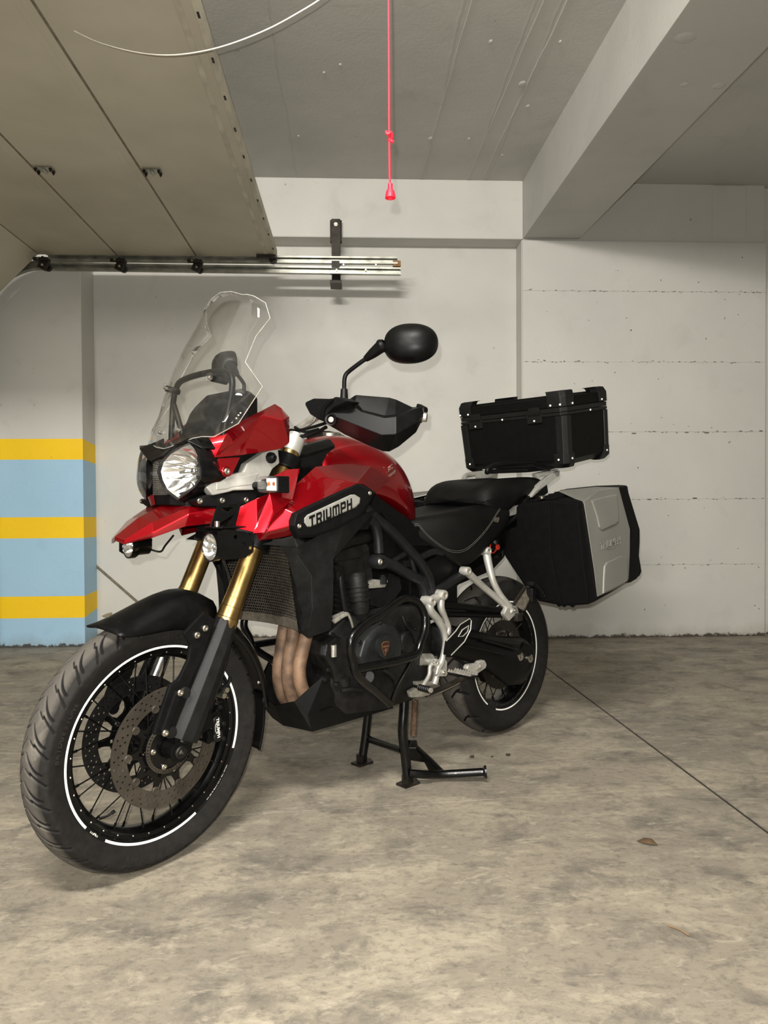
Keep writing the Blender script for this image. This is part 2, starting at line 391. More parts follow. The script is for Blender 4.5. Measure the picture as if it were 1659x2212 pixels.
# floor: dirty base plate with four cast slabs; the gaps between them are the saw-cut joints
fl = rb('floor', 'dark', -5, 5, -5, 5.4, -.12, -.0035)
def slab(pts): build(G().prism([Vector((p[0], p[1], -.014)) for p in pts], (0, 0, .014)), 'floor_slab', 'floor', fl, bevel=.0004, seg=1)
ju = lambda v: 1.088+(4.049-v)*.0435     # joint running away from the camera
jv = lambda u: 2.262+(u-.614)*.089       # joint running across
gp = .006
def q(u, v): return (u, v)
a, b_ = ju(5.4), ju(-5)
xc = 1.165; yc = jv(xc)
def line_pts(side, va, vb, n=14):       # slightly ragged joint edge
    return [(ju(va+(vb-va)*i/n)+side*(gp+.0018*mnoise.noise(Vector((i*1.7+va, side, 0)))), va+(vb-va)*i/n) for i in range(n+1)]
slab([(-5, jv(-5)+.001)]+[(ju(yc)-gp, yc+.001)]+line_pts(-1, yc+.1, 5.4)+[(-5, 5.4)])
slab([(ju(yc)+gp, yc+.001), (5, jv(5)+.001), (5, 5.4)]+line_pts(1, 5.4, yc+.1))
slab([(-5, -5), (ju(-5)-gp, -5)]+line_pts(-1, -4.9, yc-.1)+[(ju(yc)-gp, yc-.001), (-5, jv(-5)-.001)])
slab([(ju(-5)+gp, -5), (5, -5), (5, jv(5)-.001), (ju(yc)+gp, yc-.001)]+line_pts(1, yc-.1, -4.9))
rb('ceiling', 'ceiling', -5, 5, -5, 5.4, HC, HC+.15)
rb('wall_back', 'wall', -1.9, 1.3, 5.01, 5.3, 0, 2.75)
rb('back_wall_beam', 'wall_up', -4, 1.163, 4.84, 5.3, 2.722, HC, label='pale grey concrete lintel beam along the top of the back wall') if False else rb('trim_1', 'wall_up', -4, 1.163, 4.84, 5.3, 2.722, HC)
# right-hand part of the back wall: cast in courses, each a band with its own edges
wr = rb('wall_right', 'dark', 1.18, 2.84, 4.862, 5.3, 0, HC)
zs = [0.0, .50, .952, 1.415, 1.893, 2.375, 2.715]
for i in range(len(zs)-1):
    build(G().box(((1.158+2.852)/2, 4.86, (zs[i]+zs[i+1])/2), (2.852-1.158, .04+.002*(i % 2), zs[i+1]-zs[i]-.0003)), 'cast_course', 'wall', wr, bevel=.0012, seg=1)
build(G().box(((1.163+2.852)/2, 4.872, (2.717+HC)/2), (2.852-1.163, .03, HC-2.717)), 'cast_course', 'wall_up', wr, bevel=.003, seg=1)
build(G().box((2.60, 4.868, 2.93), (.24, .035, .36)), 'cast_patch', 'wall_up', wr, bevel=.004, seg=1)
rnd2 = random.Random(11)
g = G()
for zz in zs[1:-1]:
    x = 1.17
    while x < 2.84:
        x += abs(rnd2.gauss(0, .035))+.004; r = rnd2.uniform(.0015, .005)*(1.8 if rnd2.random() < .12 else 1)
        if x < 2.84: g.ball((x, 4.8395, zz+rnd2.gauss(0, .004)), (r*2.2, .0016, r*.7), 7, 5)
for _ in range(60): g.ball((rnd2.uniform(1.18, 2.83), 4.8395, rnd2.uniform(.1, 2.7)), (rnd2.uniform(.002, .007), .0012, rnd2.uniform(.002, .006)), 7, 5)
MT['chip'] = mat('chipped_paint_grit', (128, 124, 112), .8, col2=(84, 79, 70), scale=14)
sc_ = build(g, 'seam_chip', 'chip', wr, weld=0); sc_['kind'] = 'stuff'
rb('trim_2', 'wall', 1.153, 1.20, 4.85, 5.1, 0, 2.722)
rb('wall_right_return', 'wall', 2.856, 5, 4.9, 5.3, 0, HC)
# left pillar, plain above and painted in blue and yellow bands below
pil = rb('trim_3', 'wall', -2.318, -1.772, 4.78, 5.3, 0, HC)
g0 = 1.368; bands = [(0, .192, 'bandblue'), (.192, .335, 'bandyellow'), (.335, .717, 'bandblue'), (.717, .855, 'bandyellow'), (.855, 1.232, 'bandblue'), (1.232, 1.368, 'bandyellow')]
for i, (a, b_, mm) in enumerate(bands):
    e = .0008
    dz = lambda zz: (-.028 if zz > 1.3 else (-.018 if zz > 1.2 else (-.006 if zz > .6 else (.03 if zz > .15 and zz < .25 else (.008 if zz > .25 else 0)))))
    vs = [(-2.319, 4.779, a), (-1.771, 4.779, a), (-1.771, 5.02, a+dz(a)), (-2.319, 5.02, a), (-2.319, 4.779, b_), (-1.771, 4.779, b_), (-1.771, 5.02, b_+dz(b_)), (-2.319, 5.02, b_)]
    build(G().add(vs, [(3, 2, 1, 0), (4, 5, 6, 7), (0, 1, 5, 4), (1, 2, 6, 5), (2, 3, 7, 6), (3, 0, 4, 7)]), 'painted_band', mm, pil)
rb('wall_left_return', 'wall', -5, -2.32, 4.86, 5.3, 0, HC)
# deep beam running from the back wall towards the camera
bm_v = lambda v: (1.163+(4.84-v)*.0187, 1.551+(4.84-v)*.0435)
rings = []
for v in (4.845, 2.5, 0, -5):
    l, r = bm_v(v); rings.append([(l, v, 2.728), (r, v, 2.728), (r, v, HC+.02), (l, v, HC+.02)])
o = build(G().loft([[Vector(p) for p in r] for r in rings]), 'trim_4', 'beam', bevel=.006, seg=2); o.matrix_world = ROOM; o['kind'] = 'structure'
# side and rear walls of the garage, out of view
rb('wall_front', 'wall', -5, 5, -5.3, -5, 0, HC)
rb('wall_side', 'wall', 4.9, 5.1, -5, 5.4, 0, HC)
# raised lumps and drips of paint on the ceiling
g = G()
for p, r in (((930, 300), .016), ((1013, 300), .010), ((1128, 182), .02), ((1085, 335), .008), ((735, 140), .008), ((645, 294), .008), ((1140, 230), .012), ((700, 157), .007), ((1210, 90), .008), ((1060, 90), .01)):
    c = PR(p, z=HC); g.ball((c.x, c.y, HC), (r, r*1.6, .006), 10, 6)
for p, r in (((1478, 183), .014), ((1552, 186), .02), ((1310, 452), .012), ((1240, 448), .006), ((1480, 82), .03)):
    c = PR(p, z=2.728); g.ball((c.x, c.y, 2.728), (r*1.5, r*1.2, .005), 10, 6)
o = build(g, 'plaster_lump', 'beam', weld=0); o.matrix_world = ROOM; o['kind'] = 'stuff'; o['label'] = 'small lumps of paint on the ceiling and beam undersides'; o['category'] = 'paint lumps'
# shallow board marks on the ceiling
for p0, p1, w in (((1020, 0), (908, 388), .003), ((1225, 0), (1045, 380), .004), ((1175, 0), (1010, 388), .003)):
    a, b_ = PR(p0, z=HC), PR(p1, z=HC); a = a+(a-b_)*1.2
    o = build(G().tube([(a.lerp(b_, t/24).x+.006*mnoise.noise(Vector((t, w*900, 0))), a.lerp(b_, t/24).y, HC) for t in range(25)], w, 6, 2), 'ceiling_seam', 'ceiling'); o.matrix_world = ROOM; o['kind'] = 'structure'
# strip of broken mortar line behind the motorcycle (old conduit chase on the wall)
a, b_ = PR((207, 1222), v=5.008), PR((300, 1303), v=5.008)
b_ = a+(b_-a)*2.1
cg = thing('wall_conduit', 'thin grey-brown conduit slanting down the back wall beside the painted pillar', 'conduit', ROOM)
build(G().tube([a, b_], .009, 8, smooth=False), 'conduit_pipe', 'seam', cg)
# ================================================================ OVERHEAD DOOR
ZD = 2.505
door = thing('overhead_door', 'raised beige sectional garage door seen from below, on steel rails', 'garage door', ROOM)
us = [-.489, -.985, -1.478, -1.962]
V0, V1 = 1.5, 4.60
for i in range(3):
    a, b_ = us[i+1]+.004, us[i]-.004
    build(G().box(((a+b_)/2, (V0+V1)/2, ZD+.022), (b_-a, V1-V0, .042)), 'door_panel', 'door', door, bevel=.004, seg=2)
    u = us[i+1]
    build(G().box((u, (V0+V1)/2, ZD+.012), (.014, V1-V0, .02)), 'joint_strip', 'seam', door)
    build(G().box((us[i]-.05-.0, (V0+V1)/2, ZD+.0005), (.022, V1-V0, .003)), 'panel_rib', 'door_edge' if i == 0 else 'door', door, bevel=.001, seg=1)
Rs = Matrix.Rotation(rad(-45), 3, 'Y')
sp = G().box((0, 0, 0), (.49, V1-V0, .042), Rs); sp.xf(Matrix.Translation((us[3]-.173-.015, (V0+V1)/2, ZD-.173+.02)))
build(sp, 'door_panel', 'door', door, bevel=.004)
sp = G().box((us[3]-.375, (V0+V1)/2, ZD-.59), (.042, V1-V0, .47)); build(sp, 'door_panel', 'door', door, bevel=.004)
build(G().box((us[0]+.004, (V0+V1)/2, ZD+.022), (.02, V1-V0, .05)), 'end_rail', 'door_edge', door, bevel=.003)
for k in range(14):
    y = V1-.16-k*.235
    if y > V0: build(G().box((us[0]+.006, y, ZD-.0035), (.008, .03, .0015)), 'end_mark', 'darksteel', door)
# hinges
def hinge(p):
    c = PR(p, z=ZD); h = build(G().box((c.x, c.y, ZD-.004), (.085, .05, .005)).cyl((c.x, c.y-.025, ZD-.009), (c.x, c.y+.025, ZD-.009), .007, n=10), 'hinge', 'zinc', door, bevel=.001)
    for a, b_ in ((-.034, -.017), (-.034, .017), (.034, -.017), (.034, .017)):
        build(G().cyl((c.x+a, c.y+b_, ZD-.004), (c.x+a, c.y+b_, ZD-.015), .008, n=6).cyl((c.x+a, c.y+b_, ZD-.015), (c.x+a, c.y+b_, ZD-.022), .004, n=6), 'hinge_bolt', 'darksteel', h)
hinge((329, 368)); hinge((96, 364))
for p in ((90, 568), (256, 571), (422, 573)):
    c = PR(p, v=4.56)
    h = build(G().box((c.x+.01, 4.57, c.z+.0), (.05, .03, .075), Matrix.Rotation(rad(24), 3, 'Y')).box((c.x, 4.545, c.z+.02), (.09, .02, .02)), 'end_hinge', 'darksteel', door, bevel=.002)
    build(G().cyl((c.x+.015, 4.55, c.z-.012), (c.x+.015, 4.66, c.z-.012), .006, n=8).cyl((c.x+.015, 4.6, c.z-.012), (c.x+.015, 4.625, c.z-.012), .022, n=16), 'roller', 'darksteel', h)
    for a in (-.015, .012): build(G().cyl((c.x+a, 4.55, c.z-a*1.5), (c.x+a, 4.535, c.z-a*1.5), .007, n=8), 'hinge_bolt', 'bolt', h)
build(G().cyl((us[0]-.012, 4.54, ZD-.02), (us[0]-.012, 4.64, ZD-.02), .008, n=10).cyl((us[0]-.012, 4.585, ZD-.02), (us[0]-.012, 4.61, ZD-.02), .024, n=16).box((us[0]-.05, 4.56, ZD-.012), (.12, .03, .02)), 'end_roller', 'darksteel', door)
# rails: two galvanised C channels and their curved lead-in
def channel(u0, u1, z, dz, v=4.66, name='track_rail', w=.030):
    t = .0022; h = dz/2
    prof = [(0, h), (-w, h), (-w, h-.011), (-w+t, h-.011), (-w+t, h-t), (-t, h-t), (-t, -h+t), (-w+t, -h+t), (-w+t, -h+.011), (-w, -h+.011), (-w, -h), (0, -h)]
    r = [[Vector((u, v+a, z(u)+b)) for a, b in prof] for u in (u0, u1)]
    return build(G().loft(r), name, 'zinc', door)
zt = lambda u: 2.442+(-.002)*(u+1.9); zb2 = lambda u: 2.396+(-.006)*(u+1.9)
channel(-1.93, .295, lambda u: 2.502-.0*(u+1.9), .045); channel(-1.96, .315, lambda u: 2.446-.012*(u+1.9)/2.2, .045)
pr = [(0, .026), (-.03, .026), (-.03, .02), (-.0, .02), (0, -.02), (-.03, -.02), (-.03, -.026), (0, -.026)]
rings = []
for i in range(13):
    th = rad(90*i/12); R_ = .38; cx, cz = -1.96, 2.455-R_
    d = Vector((-math.sin(th), 0, math.cos(th)))
    ctr = Vector((cx, 4.66, cz))+d*R_
    rings.append([ctr+Vector((0, a, 0))+d*b for a, b in pr])
rings.append([p-Vector((0, 0, 2.05)) for p in rings[-1]])
build(G().loft(rings), 'curved_rail', 'zinc', door)
c = PR((857, 571), v=4.65); build(G().box((c.x, 4.648, c.z+.001), (.05, .03, .038)), 'stop_block', 'wood', door, bevel=.002)
for px in (742, 812, 727, 790): 
    c = PR((px, 583 if px in (727, 790) else 572), v=4.628); build(G().cyl((c.x, 4.63, c.z), (c.x, 4.624, c.z), .006, n=8), 'rail_rivet', 'bolt', door)
# bracket carrying the rails from the beam
c = PR((726, 500), v=4.84)
br = build(G().box((c.x, 4.80, 2.60), (.058, .05, .44)).box((c.x-.033, 4.82, c.z-.01), (.012, .05, .14)).box((c.x+.033, 4.82, c.z-.01), (.012, .05, .14)).box((c.x, 4.73, 2.372), (.075, .14, .02)), 'rail_bracket', 'darksteel', door, bevel=.002)
build(G().cyl((c.x, 4.775, c.z+.02), (c.x, 4.765, c.z+.02), .014, n=6).cyl((c.x, 4.765, c.z+.02), (c.x, 4.755, c.z+.02), .008, n=8), 'bracket_bolt', 'bolt', br)
build(G().box((c.x, 4.70, 2.47), (.05, .17, .04)), 'bracket_arm', 'darksteel', br)
# ================================================================ HANGING CORDS
rc = thing('pull_cord', 'bright red emergency pull cord with a knot and a bell-shaped handle hanging from the ceiling', 'cord', ROOM)
vD = 1.62
p0 = PR((838, 0), v=vD); p0 = p0+(p0-PR((841, 290), v=vD))*1.3
top = Vector((p0.x, vD, HC)); k = PR((841, 292), v=vD); e = PR((843, 402), v=vD)
build(G().tube([top, top.lerp(k, .5)+Vector((.002, 0, 0)), k, e], .0023, 8, 6), 'cord_line', 'cord', rc)
build(G().tube([k+Vector((-.007, -.004, .006)), k+Vector((-.004, -.006, -.001)), k+Vector((.004, -.005, .003)), k+Vector((.006, .002, -.006)), k+Vector((-.002, .005, -.008)), k+Vector((.004, -.003, -.014)), k+Vector((.009, -.002, -.016))], .0034, 8, 4), 'knot', 'cord', rc)
build(G().lathe([(.002, .03), (.0055, .029), (.006, .018), (.0095, .012), (.0115, .002), (.0118, -.003), (.0095, -.003), (.009, .002), (0, .004)], e+Vector((0, 0, -.024)), (0, 0, 1), 24), 'pull_handle', 'cord', rc)
build(G().cyl(top, top-Vector((0, 0, .02)), .02, n=16), 'cord_eyelet', 'cord', rc)
wc = thing('hanging_cable', 'thin white cable sagging in an arc from the raised door to the ceiling', 'cable', ROOM)
pts = [PR((x, y), v=v) for x, y, v in ((160, 68, 2.42), (215, 92, 2.40), (290, 112, 2.36), (360, 119, 2.3), (430, 112, 2.25), (500, 94, 2.2), (580, 62, 2.16), (650, 24, 2.12), (700, -8, 2.1), (770, -62, 2.1), (840, -130, 2.1), (910, -230, 2.1), (970, -360, 2.1), (1010, -511, 2.1))]
pts[0].z = ZD-.001
build(G().tube(pts, .0019, 8, 8), 'cable_run', 'cable', wc)
# ================================================================ DEBRIS ON THE FLOOR
for i, (p, r, lb) in enumerate((((1020, 1637), .007, 'dark grit crumb on the concrete, left of three behind the stand pedal'), ((1063, 1636), .004, 'smallest grit crumb, middle of three behind the stand pedal'), ((1097, 1633), .007, 'dark grit crumb, right of three behind the stand pedal'))):
    c = PR(p, z=0); gg = G().ball((0, 0, r*.6), (r*1.3, r, r*.7), 10, 7); gg.v = [v*(1+.35*mnoise.noise(v*160+Vector((i, 0, 0)))) for v in gg.v]
    o = build(gg, 'grit_crumb', 'dark'); o.matrix_world = ROOM @ Matrix.Translation((c.x, c.y, .001)); o['label'] = lb; o['category'] = 'grit'
c = PR((1400, 1824), z=0); gg = G()
lv = [(-.03, .002, .002), (-.012, .012, .010), (.008, .010, .013), (.026, -.002, .004), (.01, -.012, .009), (-.01, -.010, .006), (.0, 0, .003)]
gg.add(lv, [(0, 1, 6), (1, 2, 6), (2, 3, 6), (3, 4, 6), (4, 5, 6), (5, 0, 6)])
o = build(gg, 'dry_leaf', mat('dry_leaf_brown', (84, 66, 44), .8)); sm = o.modifiers.new('s', 'SOLIDIFY'); sm.thickness = .0012
o.matrix_world = ROOM @ Matrix.Translation((c.x, c.y, .001)) @ Matrix.Rotation(-.5, 4, 'Z'); o['label'] = 'small curled brown dry leaf on the concrete at the right'; o['category'] = 'leaf'
c = PR((1468, 2012), z=0); o = build(G().tube([(-.02, .02, .003), (0, 0, .004), (.012, -.02, .003)], .0015, 6, 4), 'twig', mat('twig_brown', (120, 96, 66), .8)); o.matrix_world = ROOM @ Matrix.Translation((c.x, c.y, 0)); o['label'] = 'tiny straw-coloured twig on the concrete at lower right'; o['category'] = 'twig'
# ================================================================ MOTORCYCLE
bike = thing('motorcycle', 'red and black adventure motorcycle with a tall clear screen, on its centre stand', 'motorcycle', BIKE)
def P(name, g, m, parent=None, **k): return build(g, name, m, parent or bike, **k)
def hexbolt(parent, p, n, r=.006, h=.004, m='bolt', name='bolt'):
    p = Vector(p); n = Vector(n).normalized()
    g = G().lathe([(0, h*.45), (r*.42, h*.45), (r*.46, h), (r*.8, h), (r, h*.6), (r, -.001)], p, n, 18)
    return build(g, name, m, parent)
# ---------------------------------------------------------------- tyres
def tyre(name, R, rb_, prof, kind, parent, M):
    pr = [(Vector((r, y, 0))) for r, y in prof]
    pts, _ = spline(pr, [0]*len(pr), 6)
    full = pts+[Vector((p.x, -p.y, 0)) for p in reversed(pts[:-1])]
    # resample evenly by arc length
    seg = [0]
    for a, b in zip(full, full[1:]): seg.append(seg[-1]+(b-a).length)
    L_ = seg[-1]; NP = 84; rs = []
    j = 0
    for i in range(NP+1):
        s = L_*i/NP
        while j < len(seg)-2 and seg[j+1] < s: j += 1
        t = (s-seg[j])/(seg[j+1]-seg[j]); rs.append(full[j].lerp(full[j+1], min(1, t)))
    rs = np.array([(p.x, p.y) for p in rs]); s = (np.arange(NP+1)/NP-.5)*L_
    d = np.gradient(rs, axis=0); nrm = np.stack([-d[:, 1], d[:, 0]], 1); nrm /= np.linalg.norm(nrm, axis=1)[:, None]
    if (nrm[NP//2, 0] < 0): nrm = -nrm
    NT = 1080; th = np.arange(NT)*2*np.pi/NT
    S, T = np.meshgrid(s, th); arc = T*R
    depth = np.zeros_like(S)
    def groove(x, w, dp): return dp*np.clip(1.35-np.abs(x)/w, 0, 1)
    if kind == 'front':
        per = 2*np.pi*R/32; half = .066
        for sd in (-1, 1):
            u = sd*S/half; ok = (u > .08) & (u < .80)
            a0 = (sd > 0)*per*.5
            x = (arc-a0+.012*np.sin(np.clip(u, 0, 1)*3.4)+.062*u+per/2) % per-per/2
            depth = np.maximum(depth, ok*groove(x, .0026+.0022*np.sin(np.clip((u-.08)/.72, 0, 1)*np.pi), .0048))
            ok2 = (u > .34) & (u < 1.0)
            x = (arc-a0-per*.5+.050*u+per/2) % per-per/2
            depth = np.maximum(depth, ok2*groove(x, .0032, .0042))
            ok3 = (u > .12) & (u < .40)
            x = (arc-a0-per*.42+.05*u+per/2) % per-per/2
            depth = np.maximum(depth, ok3*groove(x, .0026, .0042))
    else:
        per = 2*np.pi*R/15; half = .080
        for sd in (-1, 1):
            u = sd*S/half; a0 = (sd > 0)*per*.5
            seg_ = np.where(u < .38, .09*u, .0342-.02*(u-.38)*1.0)
            x = (arc-a0-seg_+per/2) % per-per/2
            depth = np.maximum(depth, ((u > .04) & (u < .84))*groove(x, .0048, .0062))
            x = (arc-a0-per*.45+.05*u+per/2) % per-per/2
            depth = np.maximum(depth, ((u > .40) & (u < 1.0))*groove(x, .0044, .006))
            x = (arc-a0-per*.2-.06*(u-.3)+per/2) % per-per/2
            depth = np.maximum(depth, ((u > .30) & (u < .62))*groove(x, .0036, .0055))
    # moulded sidewall rings
    fade = np.zeros_like(s)
    rr_ = rs[:, 0][None, :]-nrm[:, 0][None, :]*depth; yy = rs[:, 1][None, :]-nrm[:, 1][None, :]*depth
    X = rr_*np.cos(T); Z = rr_*np.sin(T)
    co = np.stack([X, yy+0*X, Z], 2).reshape(-1, 3)
    n = NP+1; i, j = np.meshgrid(np.arange(NT), np.arange(NP), indexing='ij'); k = (i+1) % NT
    F = np.stack([i*n+j, i*n+j+1, k*n+j+1, k*n+j], 2).reshape(-1, 4)
    me = bpy.data.meshes.new(name); me.from_pydata(co.tolist(), [], F.tolist()); me.shade_smooth()
    at = me.attributes.new('groove', 'FLOAT', 'POINT'); at.data.foreach_set('value', (depth/.0045).astype(np.float32).ravel())
    return link(name, me, 'tyre_' + kind, parent, M)
def tyre_mat(nm, R, dusty):
    m, N, L, b = nodes(nm); tc = N.new('ShaderNodeTexCoord').outputs['Object']
    sx = N.new('ShaderNodeSeparateXYZ'); L.new(tc, sx.inputs[0])
    rr = MA(N, L, 'SQRT', MA(N, L, 'ADD', MA(N, L, 'MULTIPLY', sx.outputs['X'], sx.outputs['X']), MA(N, L, 'MULTIPLY', sx.outputs['Z'], sx.outputs['Z'])))
    nz = NZ(N, L, tc, 7, 8, .4, .65); n2 = NZ(N, L, tc, 45, 6, .3, .6)
    base = MX(N, L, MR(N, L, n2, .3, .7), lin(20, 19, 18), lin(32, 30, 27))
    e = MA(N, L, 'ADD', rr, MA(N, L, 'MULTIPLY', MA(N, L, 'SUBTRACT', nz, .5), .016))
    tr = MR(N, L, e, R-.016, R-.007)             # worn, dusty running band
    c = MX(N, L, MA(N, L, 'MULTIPLY', tr, dusty), base, lin(84, 80, 74))
    dn = MR(N, L, nz, .56, .70, 0, .5)
    c = MX(N, L, MA(N, L, 'MULTIPLY', dn, tr), c, lin(124, 118, 107))
    ga = N.new('ShaderNodeAttribute'); ga.attribute_name = 'groove'
    c = MX(N, L, MR(N, L, ga.outputs['Fac'], .15, .7), c, lin(10, 9, 9))
    L.new(c, b.inputs['Base Color']); b.inputs['Roughness'].default_value = .75; b.inputs['Specular IOR Level'].default_value = .2
    w = N.new('ShaderNodeTexNoise'); w.inputs['Scale'].default_value = 320; L.new(tc, w.inputs['Vector'])
    BUMP(N, L, b, w.outputs['Fac'], .2, .001); return m
MT['tyre_front'] = tyre_mat('front_tyre_rubber', .33, .85)
MT['tyre_rear'] = tyre_mat('rear_tyre_rubber', .32, .75)
FM = SM @ Matrix.Translation((1.529, 0, .33)); RM = Matrix.Translation((0, 0, .32))
PF = [(.245, .030), (.252, .0365), (.262, .0425), (.278, .050), (.293, .0545), (.302, .0548), (.312, .0475), (.3205, .036), (.3268, .021), (.3295, .009), (.330, 0)]
PRr = [(.213, .048), (.220, .0535), (.232, .063), (.250, .071), (.266, .0755), (.280, .0755), (.295, .066), (.3065, .050), (.3145, .031), (.319, .014), (.320, 0)]
ft = tyre('front_tyre', .33, .25, PF, 'front', bike, FM)
rt = tyre('rear_tyre', .32, .22, PRr, 'rear', bike, RM)
# raised lettering and fine print on the front sidewall, following the arc
def arc_text(s, r, a_mid, size, y, m, parent, inward=False, th=.0006, spacing=1., name='tyre_lettering', tilt=0., up=1, M=None):
    g = G(); n = len(s); da = size*.78*spacing/r
    for i, ch in enumerate(s):
        if ch == ' ': continue
        a = rad(a_mid)+(i-(n-1)/2)*da*(-1 if not inward else 1)
        # seen from the left (+Y): angles measured in XZ appear mirrored, forward is to the left
        rd = Vector((math.cos(a), 0, math.sin(a))); tg = Vector((-math.sin(a), 0, math.cos(a)))
        if inward: xax, yax = tg, rd
        else: xax, yax = -tg, -rd
        t = text(ch, size, th); Mx = Matrix(((xax.x, yax.x, 0, rd.x*r), (0, tilt*(1 if not inward else -1), 1, y), (xax.z, yax.z, 0, rd.z*r), (0, 0, 0, 1)))
        g.merge(t.xf(Mx))
    return build(g, name, m, parent, M=M, weld=0)
MT['tyreprint'] = mat('moulded_rubber_print', (32, 30, 28), .5)
arc_text('BRIDGESTONE', .279, -160, .017, .0510, 'tyreprint', ft, inward=True, th=.0012)
arc_text('BRIDGESTONE', .279, 20, .017, .0510, 'tyreprint', ft, inward=True, th=.0012)
arc_text('BATTLAX', .279, -78, .017, .0510, 'tyreprint', ft, inward=True, th=.0012)
arc_text('BATTLAX', .279, 95, .017, .0510, 'tyreprint', ft, inward=True, th=.0012)
# ---------------------------------------------------------------- rims
def rim(name, rf, hw, ri, parent, M):
    pr = [(rf, hw), (rf+.0015, hw+.0015), (rf+.001, hw+.004), (rf-.0035, hw+.0042), (rf-.0125, hw+.0005), (rf-.0145, hw-.004), (ri+.012, hw-.007), (ri+.0105, hw-.012), (ri+.003, hw*.42), (ri, hw*.30)]
    prof = pr+[(r, -y) for r, y in reversed(pr)]
    inner = [(rf-.004, -hw+.004), (ri+.006, -hw*.3), (ri+.006, hw*.3), (rf-.004, hw-.004)]
    g = G().lathe([(r, y) for r, y in prof+inner+[prof[0]]], (0, 0, 0), (0, 1, 0), 120, ref=(1, 0, 0))
    return build(g, name, 'gloss_black', parent, M=M, ang=40)
fr_ = rim('front_rim', .2555, .0345, .219, bike, FM)
rr_ = rim('rear_rim', .2235, .0520, .187, bike, RM)
def arc_prof(rin, rout, y, a0, a1, parent, m='white', n=60, name='reflective_tape', slope=.0, th=.0009):
    g = G(); rings = []
    for i in range(n+1):
        a = rad(a0+(a1-a0)*i/n); d = Vector((math.cos(a), 0, math.sin(a)))
        rings.append([d*rin+Vector((0, y, 0)), d*rout+Vector((0, y+slope, 0)), d*rout+Vector((0, y+slope+th, 0)), d*rin+Vector((0, y+th, 0))])
    return build(g.loft(rings), name, m, parent)
for a0, a1 in ((-37.3, 108.5), (-117, -53.5), (110, 198.1)): arc_prof(.2475, .2535, .0372, a0, a1, fr_, slope=.0009)
arc_prof(.2478, .2532, .0372, -159, -120, fr_, m='grey_plastic', slope=.0009, name='print_band')
for a0, a1 in ((-53, 110), (-230, -69.6)): arc_prof(.2165, .2215, .0550, a0, a1, rr_, slope=.0006)
for a0, a1 in ((0, 355),): arc_prof(.2475, .2535, -.0385, a0, a1, fr_, slope=.0003)
arc_text('ssaMes', .2496, -44.3, .0085, .0384, 'print', fr_, inward=False, spacing=.72, name='rim_lettering')
arc_text('TUBELESS TYRE 19 M/C FITTED ON DOT RIM', .2478, -139, .0044, .0395, 'print', fr_, inward=True, spacing=.8, name='rim_lettering')
# ---------------------------------------------------------------- spokes and hubs
def spokes(rim_o, ro, yo, rh, yh, n, r=.0019, off=0.):
    for side in (-1, 1):
        base = []
        for sgn in (-1, 1):
            a_o = 0; a_h = rad(62*sgn)
            p0 = Vector((ro*math.cos(a_o), -side*yo, ro*math.sin(a_o))); p1 = Vector((rh*math.cos(a_h), side*yh+sgn*.002, rh*math.sin(a_h)))
            me = build(G().cyl(p0, p1, r, n=6).cyl(p0+(p0-p1).normalized()*.004, p0-(p0-p1).normalized()*.010, r*1.8, n=6), 'spoke', 'gloss_black' if side > 0 else 'gloss_black', rim_o)
            base.append(me)
        for k in range(n//4):
            for q, o in enumerate(base):
                ang = 2*math.pi/(n//4)*k+(2*math.pi/(n//2))*q+(0 if side > 0 else 2*math.pi/n)+off
                d = o if k == 0 else o.copy()
                if k: C.objects.link(d)
                d.parent = rim_o; d.matrix_local = Matrix.Rotation(ang, 4, 'Y')
MT['spoke'] = MT['gloss_black']
spokes(fr_, .220, .012, .036, .040, 32, off=.06)
spokes(rr_, .190, .020, .046, .045, 32)
for (o, ro, y, n, dy) in ((fr_, .234, .0275, 32, 0), (rr_, .203, .044, 32, 0)):
    g = G()
    for k in range(n):
        a = 2*math.pi*(k+.5)/n
        p = Vector((ro*math.cos(a), y, ro*math.sin(a))); g.ball(p, .0028, 8, 6)
    b = build(g, 'nipple_heads', 'bolt', o, weld=0); b['kind'] = 'stuff'
build(G().tube([(.150, .012, -.155), (.140, .028, -.147), (.128, .036, -.138)], [.0035, .003, .0035], 8, 4).cyl((.131, .034, -.141), (.126, .038, -.136), .0045, n=10), 'valve_stem', 'hose', fr_)
def hub(parent, w, r0, r1, m='gloss_black', name='hub'):
    pr = [(0, w), (r0*.55, w), (r0*.6, w-.006), (r1, w-.010), (r1, w-.018), (r0, w-.022), (r0*.8, 0), (r0, -w+.022), (r1, -w+.018), (r1, -w+.010), (r0*.6, -w+.006), (r0*.55, -w), (0, -w)]
    return build(G().lathe(pr, (0, 0, 0), (0, 1, 0), 40), name, m, parent)
hub(fr_, .058, .034, .043); hub(rr_, .075, .045, .055)
